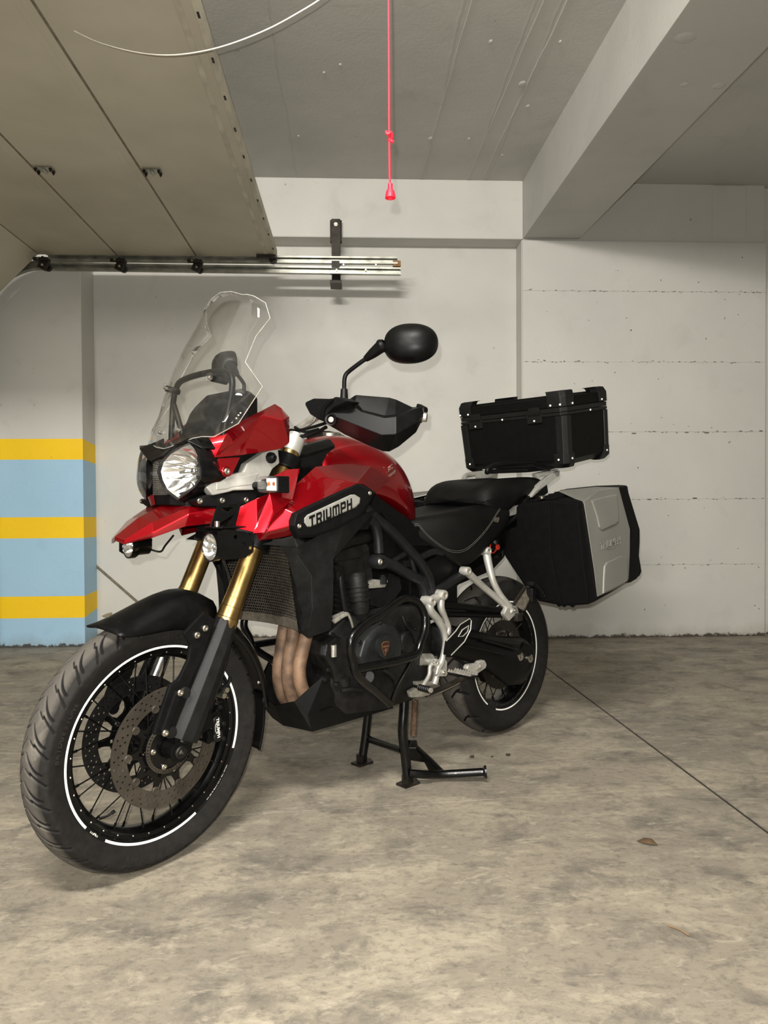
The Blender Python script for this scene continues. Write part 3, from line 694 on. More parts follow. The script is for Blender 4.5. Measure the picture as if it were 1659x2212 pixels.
# ---------------------------------------------------------------- brake discs
def disc(y, parent, M, R=.156, ri=.119, m='disc', front=True, nb=10, a_off=0.6, nm='front_brake_disc', side=1):
    holes = []
    nrow = 36
    for k in range(nrow):
        for jj, rr in enumerate((R*.945, R*.875, R*.805)):
            if rr < ri+.004: continue
            a = 2*math.pi*(k+jj*.36+(k % 2)*.18)/nrow
            holes.append(circ2(rr*math.cos(a), rr*math.sin(a), .0031, 10))
    g = plate(circ2(0, 0, R, 120), [circ2(0, 0, ri, 100)]+holes, .0045).xf(XZ).xf(Matrix.Translation((0, y, 0)))
    rot = build(g, nm, m, parent, M=M, ang=30)
    # carrier with arms out to the bobbins
    out = []; n = nb
    for k in range(n):
        a = 2*math.pi*k/n+rad(a_off)
        for da, rr in ((-.5, .70), (-.24, .72), (-.13, .86), (-.09, .985), (.09, .985), (.13, .86), (.24, .72)):
            aa = a+da*2*math.pi/n; out.append((ri*rr*math.cos(aa), ri*rr*math.sin(aa)))
    hs = [circ2(0, 0, ri*.34, 50)]
    for k in range(n):
        a = 2*math.pi*k/n+rad(a_off)
        ca, sa = math.cos(a), math.sin(a); c0 = ri*.62
        q_ = [(-.010, -.007), (.010, -.004), (.010, .004), (-.010, .007)]
        hs.append([(c0*ca+p*ca-q2*sa, c0*sa+p*sa+q2*ca) for p, q2 in q_])
    g = plate(out, hs, .005).xf(XZ).xf(Matrix.Translation((0, y-.001*side, 0)))
    build(g, 'disc_carrier', 'gloss_black', rot, ang=30)
    for k in range(n):
        a = 2*math.pi*k/n+rad(a_off); p = Vector((ri*.975*math.cos(a), y+.003*side, ri*.975*math.sin(a)))
        build(G().lathe([(.0045, -.002), (.0048, .0028), (.0095, .0030), (.0105, .0015), (.0105, -.004)], p, (0, side, 0), 20).lathe([(0, .0012), (.0045, .0012)], p, (0, side, 0), 12), 'disc_bobbin', 'disc', rot)
    return rot
dl = disc(.068, bike, FM, R=.1545, ri=.113, nb=10, a_off=-1, side=1)
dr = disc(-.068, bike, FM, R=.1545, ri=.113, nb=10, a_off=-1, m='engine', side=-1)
for o, sd in ((dl, 1), (dr, -1)):
    g = plate(circ2(0, 0, .066, 80), [circ2(0, 0, .056, 60)]+[[(r*math.cos(a+da), r*math.sin(a+da)) for r, da in ((.0585, -.022), (.0645, -.02), (.0645, .02), (.0585, .022))] for a in [2*math.pi*k/48 for k in range(48)]], .003).xf(XZ).xf(Matrix.Translation((0, .078*sd, 0)))
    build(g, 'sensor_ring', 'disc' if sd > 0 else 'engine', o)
    build(G().lathe([(.025, .0), (.027, .008), (.040, .009), (.056, .004), (.057, -.002), (.030, -.006)], (0, .073*sd, 0), (0, sd, 0), 40), 'disc_hub_cap', 'gloss_black', o)
    for k in range(5):
        a = rad(2+72*k-sd*0); hexbolt(o, (.048*math.cos(a), .081*sd, .048*math.sin(a)), (0, sd, 0), .0075, .005)
# ---------------------------------------------------------------- FORK (steered frame)
fx = lambda z: 1.149+(1.115-z)*.4717
FA = Vector((-.4717, 0, 1)).normalized()          # up along the fork leg
FN = Vector((1, 0, .4717)).normalized()           # towards the front, square to the leg
def fp(y, z, f=0., s=0.): return Vector((fx(z), y, z))+FN*f+Vector((0, s, 0))
for sd in (1, -1):
    y = .105*sd
    leg = P('fork_tube', G().cyl(fp(y, 1.10), fp(y, .66), .0275, n=32), 'gold', M=SM)
    def zc(z0, z1, r, m, nm, r1=None, par=leg): return build(G().cyl(fp(y, z0), fp(y, z1), r, r1, n=32), nm, m, par, bevel=.001)
    zc(.695, .672, .0285, 'gold', 'fork_collar'); zc(.6715, .645, .0302, 'gold', 'fork_collar'); zc(.6445, .622, .0315, 'gold', 'fork_collar', .0305)
    zc(1.14, 1.10, .0305, 'silver', 'fork_cap'); zc(1.152, 1.14, .022, 'silver', 'fork_cap')
    P('fork_stanchion', G().cyl(fp(y, .63), fp(y, .42), .0215, n=24), 'chrome', M=SM)
    bt = G().cyl(fp(y, .44), fp(y, .345), .026, .028, n=24).cyl((1.529, y-.022, .33), (1.529, y+.022, .33), .027, n=28).box((1.529-.012, y, .345), (.05, .04, .05))
    bt.box((1.455, y, .40), (.06, .02, .09), Matrix.Rotation(rad(15), 3, 'Y'))
    P('fork_bottom', bt, 'satin_black', M=SM, bevel=.003)
ax = P('front_axle', G().cyl((1.529, -.135, .33), (1.529, .128, .33), .011, n=20), 'bolt', M=SM)
build(G().lathe([(.007, -.004), (.0075, .004), (.014, .005), (.0165, .002), (.0165, -.01)], (1.529, .130, .33), (0, 1, 0), 24), 'axle_nut', 'engine', ax)
for z in (.845, 1.068):
    g = G()
    for sd in (1, -1): g.lathe([(.029, -.022), (.041, -.02), (.041, .02), (.029, .022)], fp(.105*sd, z), FA, 28)
    g.prism([fp(.075, z, -.05)-FA*.018, fp(.075, z, .028)-FA*.018, fp(-.075, z, .028)-FA*.018, fp(-.075, z, -.05)-FA*.018], FA*.036)
    P('triple_clamp', g, 'satin_black', M=SM, bevel=.003)
P('steering_stem', G().cyl(fp(0, 1.07, -.045), fp(0, .83, -.045), .03, n=24), 'frame', M=SM)
# fork protectors and fender brackets, each side
def fs(pts, y): return [PS(z4(*p), y=y) for p in pts]
def prof_prism(pts, y, d, sd): return G().prism([(p.x, p.y*sd, p.z) for p in fs(pts, y)], (0, -d*sd, 0))
for sd in (1, -1):
    gd = fs([(1262, 322), (1318, 335), (1300, 560), (1205, 800), (1118, 1000), (965, 995), (962, 958), (1012, 800), (1078, 640), (1152, 500), (1205, 380)], .128)
    # channel section swept down the leg
    def chan(z, wf, wb, wo):
        y0 = .105
        s_ = [(-wb, .006), (-wb*.8, wo*.72), (-.006, wo), (wf*.55, wo*.88), (wf, wo*.35), (wf, -.004), (wf-.006, -.004), (wf-.006, wo*.2), (wf*.45, wo*.70), (-.004, wo*.84), (-wb*.75, wo*.56), (-wb+.004, .004)]
        return [fp(y0*sd, z, f, s*sd) for f, s in s_]
    gpr = G().loft([chan(.640, .032, .026, .030), chan(.60, .036, .030, .034), (chan(.50, .040, .034, .036)), chan(.40, .044, .038, .037), chan(.352, .044, .040, .034)])
    P('fork_guard', gpr, 'grey_plastic', M=SM, bevel=.003)
    br = prof_prism([(1062, 372), (1182, 245), (1250, 292), (1210, 400), (1165, 520), (1105, 650), (1080, 700), (1030, 850), (985, 965), (888, 955), (985, 668), (1035, 640), (1092, 520), (1104, 440), (1078, 398)], .130, .012, sd)
    bo = P('fender_bracket', br, 'plastic', M=SM, bevel=.003)
    for p in ((1138, 380), (1185, 340)): hexbolt(bo, fs([p], .131)[0]*1 if sd > 0 else Vector((fs([p], .131)[0].x, -.131, fs([p], .131)[0].z)), (0, sd, 0), .0085, .005)
    lo = P('guard_rib', prof_prism([(1020, 700), (1058, 712), (975, 950), (935, 940)], .141, .014, sd), 'plastic', M=SM, bevel=.004)
    for p in ((1040, 712), (953, 945)):
        c = fs([p], .142)[0]; hexbolt(lo, (c.x, .142*sd, c.z), (0, sd, 0), .0085, .006)
    for p in ((1075, 715), (995, 945)):
        c = fs([p], .137)[0]; build(G().lathe([(0, .003), (.013, .002), (.016, -.004)], (c.x, .1365*sd, c.z), (0, sd, 0), 20), 'guard_boss', 'grey_plastic', lo)
# front fender
sec = [
 [(1.688, 0, .650), (1.679, .040, .648), (1.671, .079, .641), (1.669, .079, .634)],
 [(1.640, 0, .664), (1.638, .044, .661), (1.634, .078, .643), (1.634, .078, .628)],
 [(1.570, 0, .690), (1.570, .050, .687), (1.572, .077, .655), (1.572, .077, .628)],
 [(1.502, 0, .712), (1.502, .050, .715), (1.508, .078, .668), (1.510, .077, .632)],
 [(1.435, 0, .722), (1.430, .050, .730), (1.446, .079, .672), (1.455, .078, .617)],
 [(1.380, 0, .690), (1.372, .050, .692), (1.376, .074, .65), (1.385, .074, .605)]]
vs = []; fc = []
for r in sec:
    vs += [(p[0], -p[1], p[2]) for p in reversed(r[1:])]+r
n = 7
for i in range(len(sec)-1):
    for j in range(n-1): fc.append((i*n+j, i*n+j+1, (i+1)*n+j+1, (i+1)*n+j))
fe = shell('front_fender', 'satin_black', vs, fc, .0035, bike, SM, bevel=0, out=(0, 0, 1), ang=60, sub=1)
def hug(a0, a1, rt, rs, w, n=16, name='rear_fender', m='gloss_black', th=.003):
    vs = []; fc = []; pr = [(-w, rs), (-w*.97, rs+(rt-rs)*.5), (-w*.72, rs+(rt-rs)*.88), (-w*.3, rt), (0, rt+.002), (w*.3, rt), (w*.72, rs+(rt-rs)*.88), (w*.97, rs+(rt-rs)*.5), (w, rs)]
    for i in range(n+1):
        a = rad(a0+(a1-a0)*i/n)
        vs += [(1.529+r*math.cos(a), y, .33+r*math.sin(a)) for y, r in pr]
    m_ = len(pr)
    for i in range(n):
        for j in range(m_-1): fc.append((i*m_+j, i*m_+j+1, (i+1)*m_+j+1, (i+1)*m_+j))
    return shell(name, m, vs, fc, th, bike, SM, bevel=0, out=(-1, 0, .5), ang=50)
hg = hug(108, 176, .366, .330, .066, name='fender_tail')
hf = hug(172, 198, .356, .338, .052, n=8, name='fender_flap', m='satin_black')
c = PS(z4(1487, 651), y=.045); hexbolt(hg, (c.x, .05, c.z), (-.6, .8, 0), .006, .004)
# shield badge on the fender nose
bdg = plate([(-.014, .006), (0, .0085), (.014, .006), (.011, -.008), (0, -.016), (-.011, -.008)], [], .001)
bb = basis(PS(z4(617, 272), y=.0)+Vector((0, 0, .001)), (0, 1, 0), (-1, 0, .42))
c0 = PS(z4(617, 274), z=.668)
g = G(); g.merge(bdg.xf(Matrix.Translation((c0.x, c0.y, c0.z+.003)) @ (Matrix.Rotation(rad(22), 4, 'Y') @ Matrix.Rotation(rad(-90), 4, 'Z'))))
MT['badge'] = mat('dull_badge_metal', (150, 142, 120), .35, metal=.8)
build(g, 'fender_badge', 'badge', fe)
# ---------------------------------------------------------------- front calipers
def caliper(sd):
    Y = .098
    out = [(560, 640), (610, 585), (690, 560), (700, 470), (760, 440), (790, 480), (770, 560), (800, 640), (812, 760), (855, 800), (850, 870), (790, 905), (820, 1000), (850, 1110), (845, 1185), (790, 1225), (700, 1250), (610, 1230), (520, 1300), (470, 1250), (500, 1130), (480, 1000), (590, 950), (525, 850), (520, 740)]
    g = G().prism([Vector((p.x, Y*sd, p.z)) for p in [PS(z10(*q), y=Y) for q in out]], (0, -.052*sd, 0))
    cb = P('front_caliper', g, 'satin_black', M=SM, bevel=.004)
    for q, r in (((668, 790), .0155), ((700, 1095), .0155)):
        c = PS(z10(*q), y=Y); build(G().lathe([(0, .007), (r-.003, .007), (r, .004), (r, -.004)], (c.x, Y*sd, c.z), (0, sd, 0), 28), 'caliper_cap', 'grey_plastic', cb)
    bridge = [PS(z10(*q), y=Y+.0055) for q in ((600, 760), (740, 740), (790, 1120), (640, 1150))]
    build(G().prism([Vector((p.x, (Y+.0065)*sd, p.z)) for p in bridge], (0, -.008*sd, 0)), 'caliper_bridge', 'grey_plastic', cb, bevel=.002)
    for q in ((750, 480), (825, 840), (820, 1160), (490, 890)):
        c = PS(z10(*q), y=Y); hexbolt(cb, (c.x, (Y+.001)*sd, c.z), (0, sd, 0), .006, .005, 'engine' if q[0] < 600 else 'grey_plastic')
    if sd > 0:
        a, b = PS(z10(695, 720), y=Y+.0068), PS(z10(725, 1140), y=Y+.0068)
        bs = basis((a+b)/2+Vector((0, .0009, 0)), b-a, (a-b).cross(Vector((0, 1, 0))))
        L_ = (b-a).length
        t = text('TRIUMPH', L_*.235, .0006, bold=.0002, space=1.05)
        w = max(v.x for v in t.v)-min(v.x for v in t.v)
        t.xf(bs @ Matrix.Scale(L_/w, 4))
        # swoosh under the word
        sw = G().tube([bs @ Vector(p) for p in ((-L_*.27, -.0050, 0), (-L_*.1, -.0084, 0), (L_*.1, -.0084, 0), (L_*.26, -.0050, 0))], .0006, 6, 6)
        build(t.merge(sw), 'caliper_print', 'print', cb, weld=0)
    return cb
MT['spare'] = MT['bolt']
c1 = caliper(1); c2 = caliper(-1)
P('caliper_mount', G().prism([Vector((p.x, .098, p.z)) for p in [PS(z10(*q), y=.098) for q in ((330, 150), (480, 120), (700, 330), (500, 760), (300, 1150), (240, 1100), (250, 600))]], (0, -.018, 0)), 'satin_black', M=SM, bevel=.003)
def hoses(pts, r, name='brake_hose', m='hose', y=.1, par=None, M=SM, f=z4):
    v = [PS(f(*p[:2]), y=(p[2] if len(p) > 2 else y)) for p in pts]; return P(name, G().tube(v, r, 8, 6), m, M=M) if par is None else build(G().tube(v, r, 8, 6), name, m, par, M=M)
hoses([(1330, 300, .09), (1335, 380, .09), (1310, 520, .085), (1285, 600, .085), (1275, 680, .09), (1300, 700, .09)], .0042)
hoses([(1318, 430, .10), (1300, 560, .10), (1255, 700, .10), (1190, 860, .10), (1160, 960, .1), (1100, 1010, .09)], .0028, 'sensor_cable')
hoses([(1300, 700, .09), (1220, 730, .1), (1175, 790, .105), (1150, 900, .105)], .0036)
c = PS(z10(860, 90), y=.09); d = PS(z10(790, 210), y=.09)
P('brake_banjo', G().cyl(c+Vector((0, -.01, 0)), c+Vector((0, .012, 0)), .0075, n=12).cyl(d+Vector((0, -.016, 0)), d+Vector((0, .014, 0)), .0085, n=6).cyl(c, d, .005, n=8), 'bolt', M=SM, bevel=.001)
hoses([(1285, 690, .09), (1320, 655, .09), (1330, 620, .09)], .005)
c = PS(z4(1232, 662), y=.1); P('hose_clip', G().cyl(c+Vector((0, -.01, 0)), c+Vector((0, .004, 0)), .007, n=14), 'grey_plastic', M=SM)
hoses([(1335, 380, .09), (1345, 200, .08), (1330, 60, .06), (1290, -60, .03)], .0042)
# ================================================================ UPPER BODYWORK
def b1(x, y, Y): return PB(z1(x, y), y=Y)
def bb_(f): return lambda x, y, Y: PB(f(x, y), y=Y)
b2, b3, b5, b7, b9, bp_ = bb_(z2), bb_(z3), bb_(z5), bb_(z7), bb_(z9), bb_(lambda x, y: (x, y))
def both(name, m, vs, fs, th=.003, bevel=.002, out=(0, 1, 0), **k):
    a = shell(name, m, vs, fs, th, bike, None, bevel, out, False, **k)
    b = shell(name, m, vs, fs, th, bike, None, bevel, out, True, **k)
    return a, b
# inner structure hiding the hollow behind the fairing
P('inner_fairing', G().loft([[Vector((x, y*w, z)) for y, z in ((-1, z0), (1, z0), (1, z1_), (.6, z1_+.02), (-.6, z1_+.02), (-1, z1_))] for x, w, z0, z1_ in ((1.44, .10, .965, 1.06), (1.36, .115, .95, 1.08), (1.26, .12, .93, 1.085), (1.13, .08, .90, 1.07), (1.0, .07, .90, 1.08))]), 'plastic', bevel=.006)
# beak
cL = [(1.619, 0, .8635)]
L0, L0b = b1(130, 1880, .037), b1(127, 1903, .036)
L1, L1b, L1c = b1(330, 1752, .072), b1(330, 1828, .088), b1(332, 1864, .084)
L2, L2b, L2c = b1(600, 1640, .112), b1(590, 1692, .136), b1(560, 1783, .125)
L3, L3c = b1(780, 1655, .150), b1(742, 1762, .140)
mir = lambda p: Vector((p[0], -p[1], p[2]))
left = [L0, L0b, L1, L1b, L1c, L2, L2b, L2c, L3, L3c]
cen = [Vector((1.622, 0, .8655)), Vector((1.620, 0, .855)), Vector((L1.x, 0, L1.z+.012)), Vector((L2.x, 0, L2.z+.010)), Vector((1.40, 0, .952))]
vs = left+[mir(p) for p in left]+cen
def fset(o, c): return [(c, o+0, o+2, c+2), (c, c+1, o+1, o+0), (c+2, o+2, o+5, c+3), (c+3, o+5, o+8, c+4), (o+0, o+1, o+3, o+2), (o+1, o+4, o+3), (o+2, o+3, o+6, o+5), (o+3, o+4, o+7, o+6), (o+5, o+6, o+8), (o+6, o+7, o+9, o+8)]
fs_ = [tuple(f) for f in fset(0, 20)]+[tuple(i for i in f) for f in fset(10, 20)]
fs_ = [f for f in fs_]
beak = shell('beak', 'red', vs, fs_, .004, bike, None, .0022, (0, 0, 1), ang=12)
# ---------------------------------------------------------------- headlights
lens_o = [(444, 1262), (520, 1215), (598, 1185), (640, 1235), (668, 1300), (688, 1365), (686, 1440), (640, 1505), (580, 1550), (520, 1594), (455, 1548), (418, 1515), (385, 1440), (372, 1390), (392, 1320)]
lens_y = [.052, .092, .126, .148, .160, .170, .170, .150, .120, .086, .062, .048, .034, .031, .038]
for sd in (1, -1):
    rim_ = [b1(x, y, Y) for (x, y), Y in zip(lens_o, lens_y)]
    rim_ = [Vector((p.x, p.y*sd, p.z)) for p in rim_]
    c = sum(rim_, Vector())/len(rim_)
    hs = G().loft([[p+Vector((.003, 0, 0))+(c-p)*-.012 for p in rim_], [p+(c-p)*-.035+Vector((-.008, 0, 0)) for p in rim_], [p+(c-p)*.05+Vector((-.06, 0, 0)) for p in rim_], [p+(c-p)*.25+Vector((-.10, 0, 0)) for p in rim_]], caps=False)
    hs.loft([[p+Vector((.003, 0, 0))+(c-p)*-.012 for p in rim_], [p+(c-p)*.015+Vector((-.004, 0, 0)) for p in rim_]], caps=False)
    hl = P('headlight', hs, 'gloss_black', bevel=0, ang=45)
    # faceted reflector bowl
    rc_ = Vector((c.x-.004, c.y+.006*sd, c.z+.002)); n = 30; rings = []; rnd = random.Random(7)
    rim30 = [p for a_, b_ in zip(rim_, rim_[1:]+rim_[:1]) for p in (a_, a_.lerp(b_, .5))]
    for q, (t, dx) in enumerate(((.985, -.006), (.84, -.020), (.68, -.034), (.52, -.046), (.36, -.056), (.2, -.064))):
        rings.append([rc_*(1-t)+Vector((p.x, p.y, p.z))*t+Vector((dx+rnd.uniform(-.0045, .0045)*(q > 0), 0, 0)) for k, p in enumerate(rim30)])
    g = G().loft(rings, caps=False); g.add(rings[-1], [tuple(range(n))])
    bm = bmesh.new(); bv = [bm.verts.new(p) for p in g.v]
    for f in g.f:
        try: bm.faces.new([bv[i] for i in f])
        except ValueError: pass
    me = bpy.data.meshes.new('reflector'); bm.to_mesh(me); bm.free()
    link('reflector', me, 'chrome', hl)
    bx = rc_.x-.062
    build(G().cyl((bx, rc_.y, rc_.z), (bx+.030, rc_.y, rc_.z), .013, .010, n=20).ball((bx+.032, rc_.y, rc_.z), (.008, .010, .010), 16, 8), 'bulb_shield', 'chrome', hl)
    build(G().lathe([(.022, 0), (.026, .004), (.030, .003), (.031, -.006)], (bx+.012, rc_.y, rc_.z), (1, 0, 0), 24), 'reflector_ring', 'steel', hl)
    for k, (dy, dz, r_) in enumerate(((.028, -.030, .014), (-.02, -.038, .011))):
        build(G().lathe([(0, -.002), (r_*.7, .001), (r_, .008), (r_*1.08, .008)], (bx+.022, rc_.y+dy*sd, rc_.z+dz), (1, 0, 0), 12), 'reflector_cup', 'steel', hl)
    # clear cover, domed
    rr2 = [[p+Vector((.003, 0, 0)) for p in rim_], [p+(c-p)*.25+Vector((.010, 0, 0)) for p in rim_], [p+(c-p)*.6+Vector((.015, 0, 0)) for p in rim_], [p+(c-p)*.97+Vector((.0165, 0, 0)) for p in rim_]]
    build(G().loft(rr2, caps=False), 'headlight_lens', 'lens', hl, ang=60)
    # radial prism ribs inside the cover
    g = G()
    for k in range(0, 15, 2):
        p = rim_[k]; g.cyl(p+(rc_-p)*.05+Vector((-.010, 0, 0)), p+(rc_-p)*.62+Vector((-.040, 0, 0)), .0011, n=5)
    build(g, 'reflector_rib', 'steel', hl)
# centre prism panel between the lamps
ctl = [Vector((1.507, .030, 1.066)), Vector((1.505, -.030, 1.066)), Vector((1.501, -.040, .970)), Vector((1.501, .040, .970))]
cs = P('centre_prism_panel', G().prism([p-Vector((.006, 0, 0)) for p in ctl], (-.03, 0, 0)), 'chrome', bevel=.002)
g = G(); NR, NC = 19, 9
for i in range(NR):
    for j in range(NC):
        t = (i+.5)/NR; y = (-.030-.010*t)+(.060+.020*t)*(j+.5)/NC; z = 1.066-.096*t; x = 1.5015-.004*t; a, b_ = .0028, .0021
        g.add([(x, y-a, z-b_), (x, y+a, z-b_), (x, y+a, z+b_), (x, y-a, z+b_), (x+.0022, y, z)], [(0, 1, 4), (1, 2, 4), (2, 3, 4), (3, 0, 4)])
pp = build(g, 'prism_stud', 'lens_stud' if False else 'steel', cs, ang=10, weld=0); pp['kind'] = 'stuff'
# black surround: brow, cheeks and chin
br_l = [Vector((1.522, .0, 1.062)), Vector((1.512, .046, 1.072)), b1(520, 1205, .095)+Vector((.012, 0, .003)), b1(600, 1168, .128)+Vector((.008, 0, .002)), b1(690, 1215, .150), b1(780, 1220, .160), b1(735, 1150, .125), b1(640, 1120, .085), Vector((1.463, .045, 1.112)), Vector((1.462, 0, 1.098))]
shell('headlight_brow', 'gloss_black', br_l+[mir(p) for p in br_l[1:9]], [(0, 1, 8, 9), (1, 2, 7, 8), (2, 3, 6, 7), (3, 4, 5, 6), (0, 10, 17, 9), (10, 11, 16, 17), (11, 12, 15, 16), (12, 13, 14, 15)], .006, bike, None, .002, (1, 0, 1))
ck = [b1(690, 1215, .150), b1(800, 1290, .155), b1(818, 1400, .150), b1(720, 1490, .150), b1(690, 1545, .135), b1(560, 1612, .09), b1(524, 1596, .088), b1(645, 1508, .152), b1(694, 1440, .172), b1(696, 1360, .172), b1(670, 1290, .163)]
both('headlight_cheek', 'satin_black', ck, [(0, 1, 2, 9, 10), (2, 3, 8, 9), (3, 4, 7, 8), (4, 5, 6, 7)], .012, .002, (.6, .8, 0))
P('headlight_chin', G().loft([[Vector((x, y, z)) for y, z in ((-w, z0), (w, z0), (w*1.1, z1_), (-w*1.1, z1_))] for x, w, z0, z1_ in ((1.500, .050, .945, .972), (1.47, .085, .940, .98), (1.40, .11, .935, 1.0), (1.33, .10, .93, 1.0))]), 'satin_black', bevel=.004)
shell('chin_trim', 'red', [(1.509, -.020, .972), (1.504, -.018, .946), (1.500, -.045, .942), (1.506, -.052, .966)], [(0, 1, 2, 3)], .004, bike, None, .001, (1, 0, 0))
# ---------------------------------------------------------------- windscreen
rowsX = [(1.464, .113, 1.116), (1.446, .115, 1.170), (1.420, .118, 1.250), (1.396, .114, 1.320), (1.362, .108, 1.395), (1.328, .101, 1.455), (1.308, .098, 1.495), (1.299, .096, 1.519)]
tip = PB(z1(1118, 780), x=1.335); lowe = PB(z1(945, 1045), x=1.405); bot = PB(z1(770, 1140), x=1.440)
edge = [bot, lowe, tip, Vector((1.339, .165, 1.320)), Vector((1.300, .158, 1.395)), Vector((1.246, .149, 1.455)), Vector((1.262, .150, 1.493)), Vector((1.280, .124, 1.513))]
cent = [(1.484, 1.094), (1.458, 1.175), (1.434, 1.252), (1.410, 1.322), (1.376, 1.398), (1.342, 1.460), (1.320, 1.512), (1.308, 1.543)]
vs = []; fc = []
for r, e, c in zip(rowsX, edge, cent):
    r = Vector(r); h = r.lerp(e, .5)+Vector((.004, 0, .002))
    q5 = Vector((c[0]-.003, .05, (c[1]*.7+r.z*.3)))
    L_ = [e, h, r, q5]; vs += L_+[Vector((c[0], 0, c[1]))]+[mir(p) for p in reversed(L_)]
for i in range(7):
    for j in range(8): fc.append((i*9+j, i*9+j+1, (i+1)*9+j+1, (i+1)*9+j))
scr = shell('windscreen', 'screen', vs, fc, .004, bike, None, 0, (1, 0, 0), ang=16)
MT['edge'] = mat('painted_edge_glint', (190, 188, 180), .25, trans=.5)  # added outline tube, the glint of the edge put into its pale colour
edg = [Vector(v) for v in [vs[i*9] for i in range(8)]]+[vs[7*9+k] for k in range(1, 8)]+[vs[i*9+8] for i in range(7, -1, -1)]+[vs[k] for k in range(7, 0, -1)]
build(G().tube(edg, .0010, 6, 1, smooth=False, closed=True), 'screen_edge_glint', 'edge', scr)
for p in ((1.414, .117, 1.275), (1.414, -.117, 1.275), (1.468, .047, 1.141), (1.468, -.047, 1.141)):
    p = Vector(p)+Vector((.004, 0, .001)); build(G().lathe([(.0055, .005), (.0065, .007), (.0125, .0055), (.0135, .001), (.0125, -.004)], p, (1, 0, .35), 22).lathe([(0, .002), (.0055, .003)], p, (1, 0, .35), 14), 'screen_bolt', 'lens', scr)
    build(G().lathe([(0, .0035), (.003, .0035), (.0052, .002), (.0052, -.006)], p, (1, 0, .35), 16), 'screen_bolt_core', 'bolt', scr)
# screen carrier of black tube
sf = P('screen_carrier', G().tube([(1.395, .125, 1.06), (1.385, .140, 1.16), (1.372, .152, 1.245), (1.368, .140, 1.285), (1.372, .10, 1.300), (1.376, 0, 1.304), (1.372, -.10, 1.300), (1.368, -.140, 1.285), (1.372, -.152, 1.245), (1.385, -.140, 1.16), (1.395, -.125, 1.06)], .0085, 12, 6), 'satin_black')
for sd in (1, -1): build(G().tube([(1.372, .150*sd, 1.235), (1.372, .125*sd, 1.19), (1.370, .095*sd, 1.12), (1.368, .085*sd, 1.06)], .0085, 12, 5), 'carrier_strut', 'satin_black', sf)
for sd in (1, -1): build(G().cyl((1.37, .125*sd, 1.27), (1.412, .118*sd, 1.275), .009, n=14), 'carrier_lug', 'satin_black', sf)
# instrument pod
P('instrument_pod', G().loft([[Vector((x, y*w, z)) for y, z in ((-1, z0), (1, z0), (1, z1_), (.7, z1_+.02), (-.7, z1_+.02), (-1, z1_))] for x, w, z0, z1_ in ((1.385, .090, 1.075, 1.14), (1.345, .11, 1.07, 1.205), (1.30, .12, 1.09, 1.245), (1.26, .11, 1.10, 1.24))]), 'plastic', bevel=.006)
g = G()
for x, y in ((965, 970), (951, 986), (936, 1008)): c = PB(z1(x, y), x=1.345); g.ball((1.347, c.y, c.z), .0025, 8, 6)
P('pod_lamp', g, 'print', weld=0)
# ---------------------------------------------------------------- red cowls beside the screen
A, B_, Cc, D, E_, F_, G_, H_ = b1(780, 1282, .160), b1(870, 1115, .148), b1(1195, 910, .170), b1(1250, 930, .200), b1(1311, 1000, .215), b1(1311, 1182, .200), b1(1250, 1226, .19), b1(958, 1272, .178)
I1, I2, I3 = b1(1112, 985, .215), b1(1268, 1022, .232), b1(905, 1180, .196)
J, K = b1(715, 1155, .115), b1(1060, 1000, .118)
both('side_cowl', 'red', [A, B_, Cc, D, E_, F_, G_, H_, I1, I2, I3, J, K], [(0, 1, 10), (1, 2, 8, 10), (2, 3, 9, 8), (3, 4, 9), (0, 10, 8, 7), (8, 9, 5, 6, 7), (9, 4, 5), (0, 11, 1), (11, 12, 2, 1)], .004, .0025, ang=12)
tabv = [b1(x, y, .172) for x, y in ((806, 1296), (965, 1282), (908, 1405), (885, 1426), (845, 1424), (818, 1385))]
for sd in (1, -1):
    t_ = P('cowl_tab', G().prism([(p.x, p.y*sd, p.z) for p in tabv], (0, -.012*sd, 0)), 'red', bevel=.003)
    c = b1(862, 1388, .174); hexbolt(t_, (c.x, c.y*sd, c.z), (0, sd, 0), .0085, .005)
    build(G().lathe([(.011, .0), (.0125, .002), (.014, 0)], (c.x, .1725*sd, c.z), (0, sd, 0), 24), 'tab_recess', 'red', t_)
    sb = [b1(x, y, .160) for x, y in ((715, 1502), (790, 1440), (905, 1405), (985, 1390), (1005, 1330), (1120, 1255), (1232, 1215), (1245, 1330), (1192, 1372), (1162, 1440), (1112, 1452), (1085, 1500), (1060, 1522), (912, 1526), (880, 1537), (762, 1562))]
    sv = P('fairing_bracket', G().prism([(p.x, (p.y-.0)*sd, p.z) for p in sb], (0, -.03*sd, 0)), 'silver', bevel=.005)
    rb_ = [b1(x, y, .162) for x, y in ((790, 1470), (900, 1432), (1010, 1420), (1090, 1400), (1060, 1480), (900, 1500), (860, 1515), (790, 1520))]
    build(G().prism([(p.x, p.y*sd, p.z) for p in rb_], (0, -.004*sd, 0)), 'bracket_face', 'silver', sv, bevel=.002)
    c = b1(1182, 1290, .165); kn = build(G().lathe([(0, .012), (.010, .012), (.012, .008), (.012, -.01)], (c.x, c.y*sd, c.z), (0, sd, 0), 6).lathe([(.006, .016), (.015, .004), (.016, -.006)], (c.x, c.y*sd, c.z), (0, sd, 0), 10), 'adjuster_knob', 'plastic', bike)
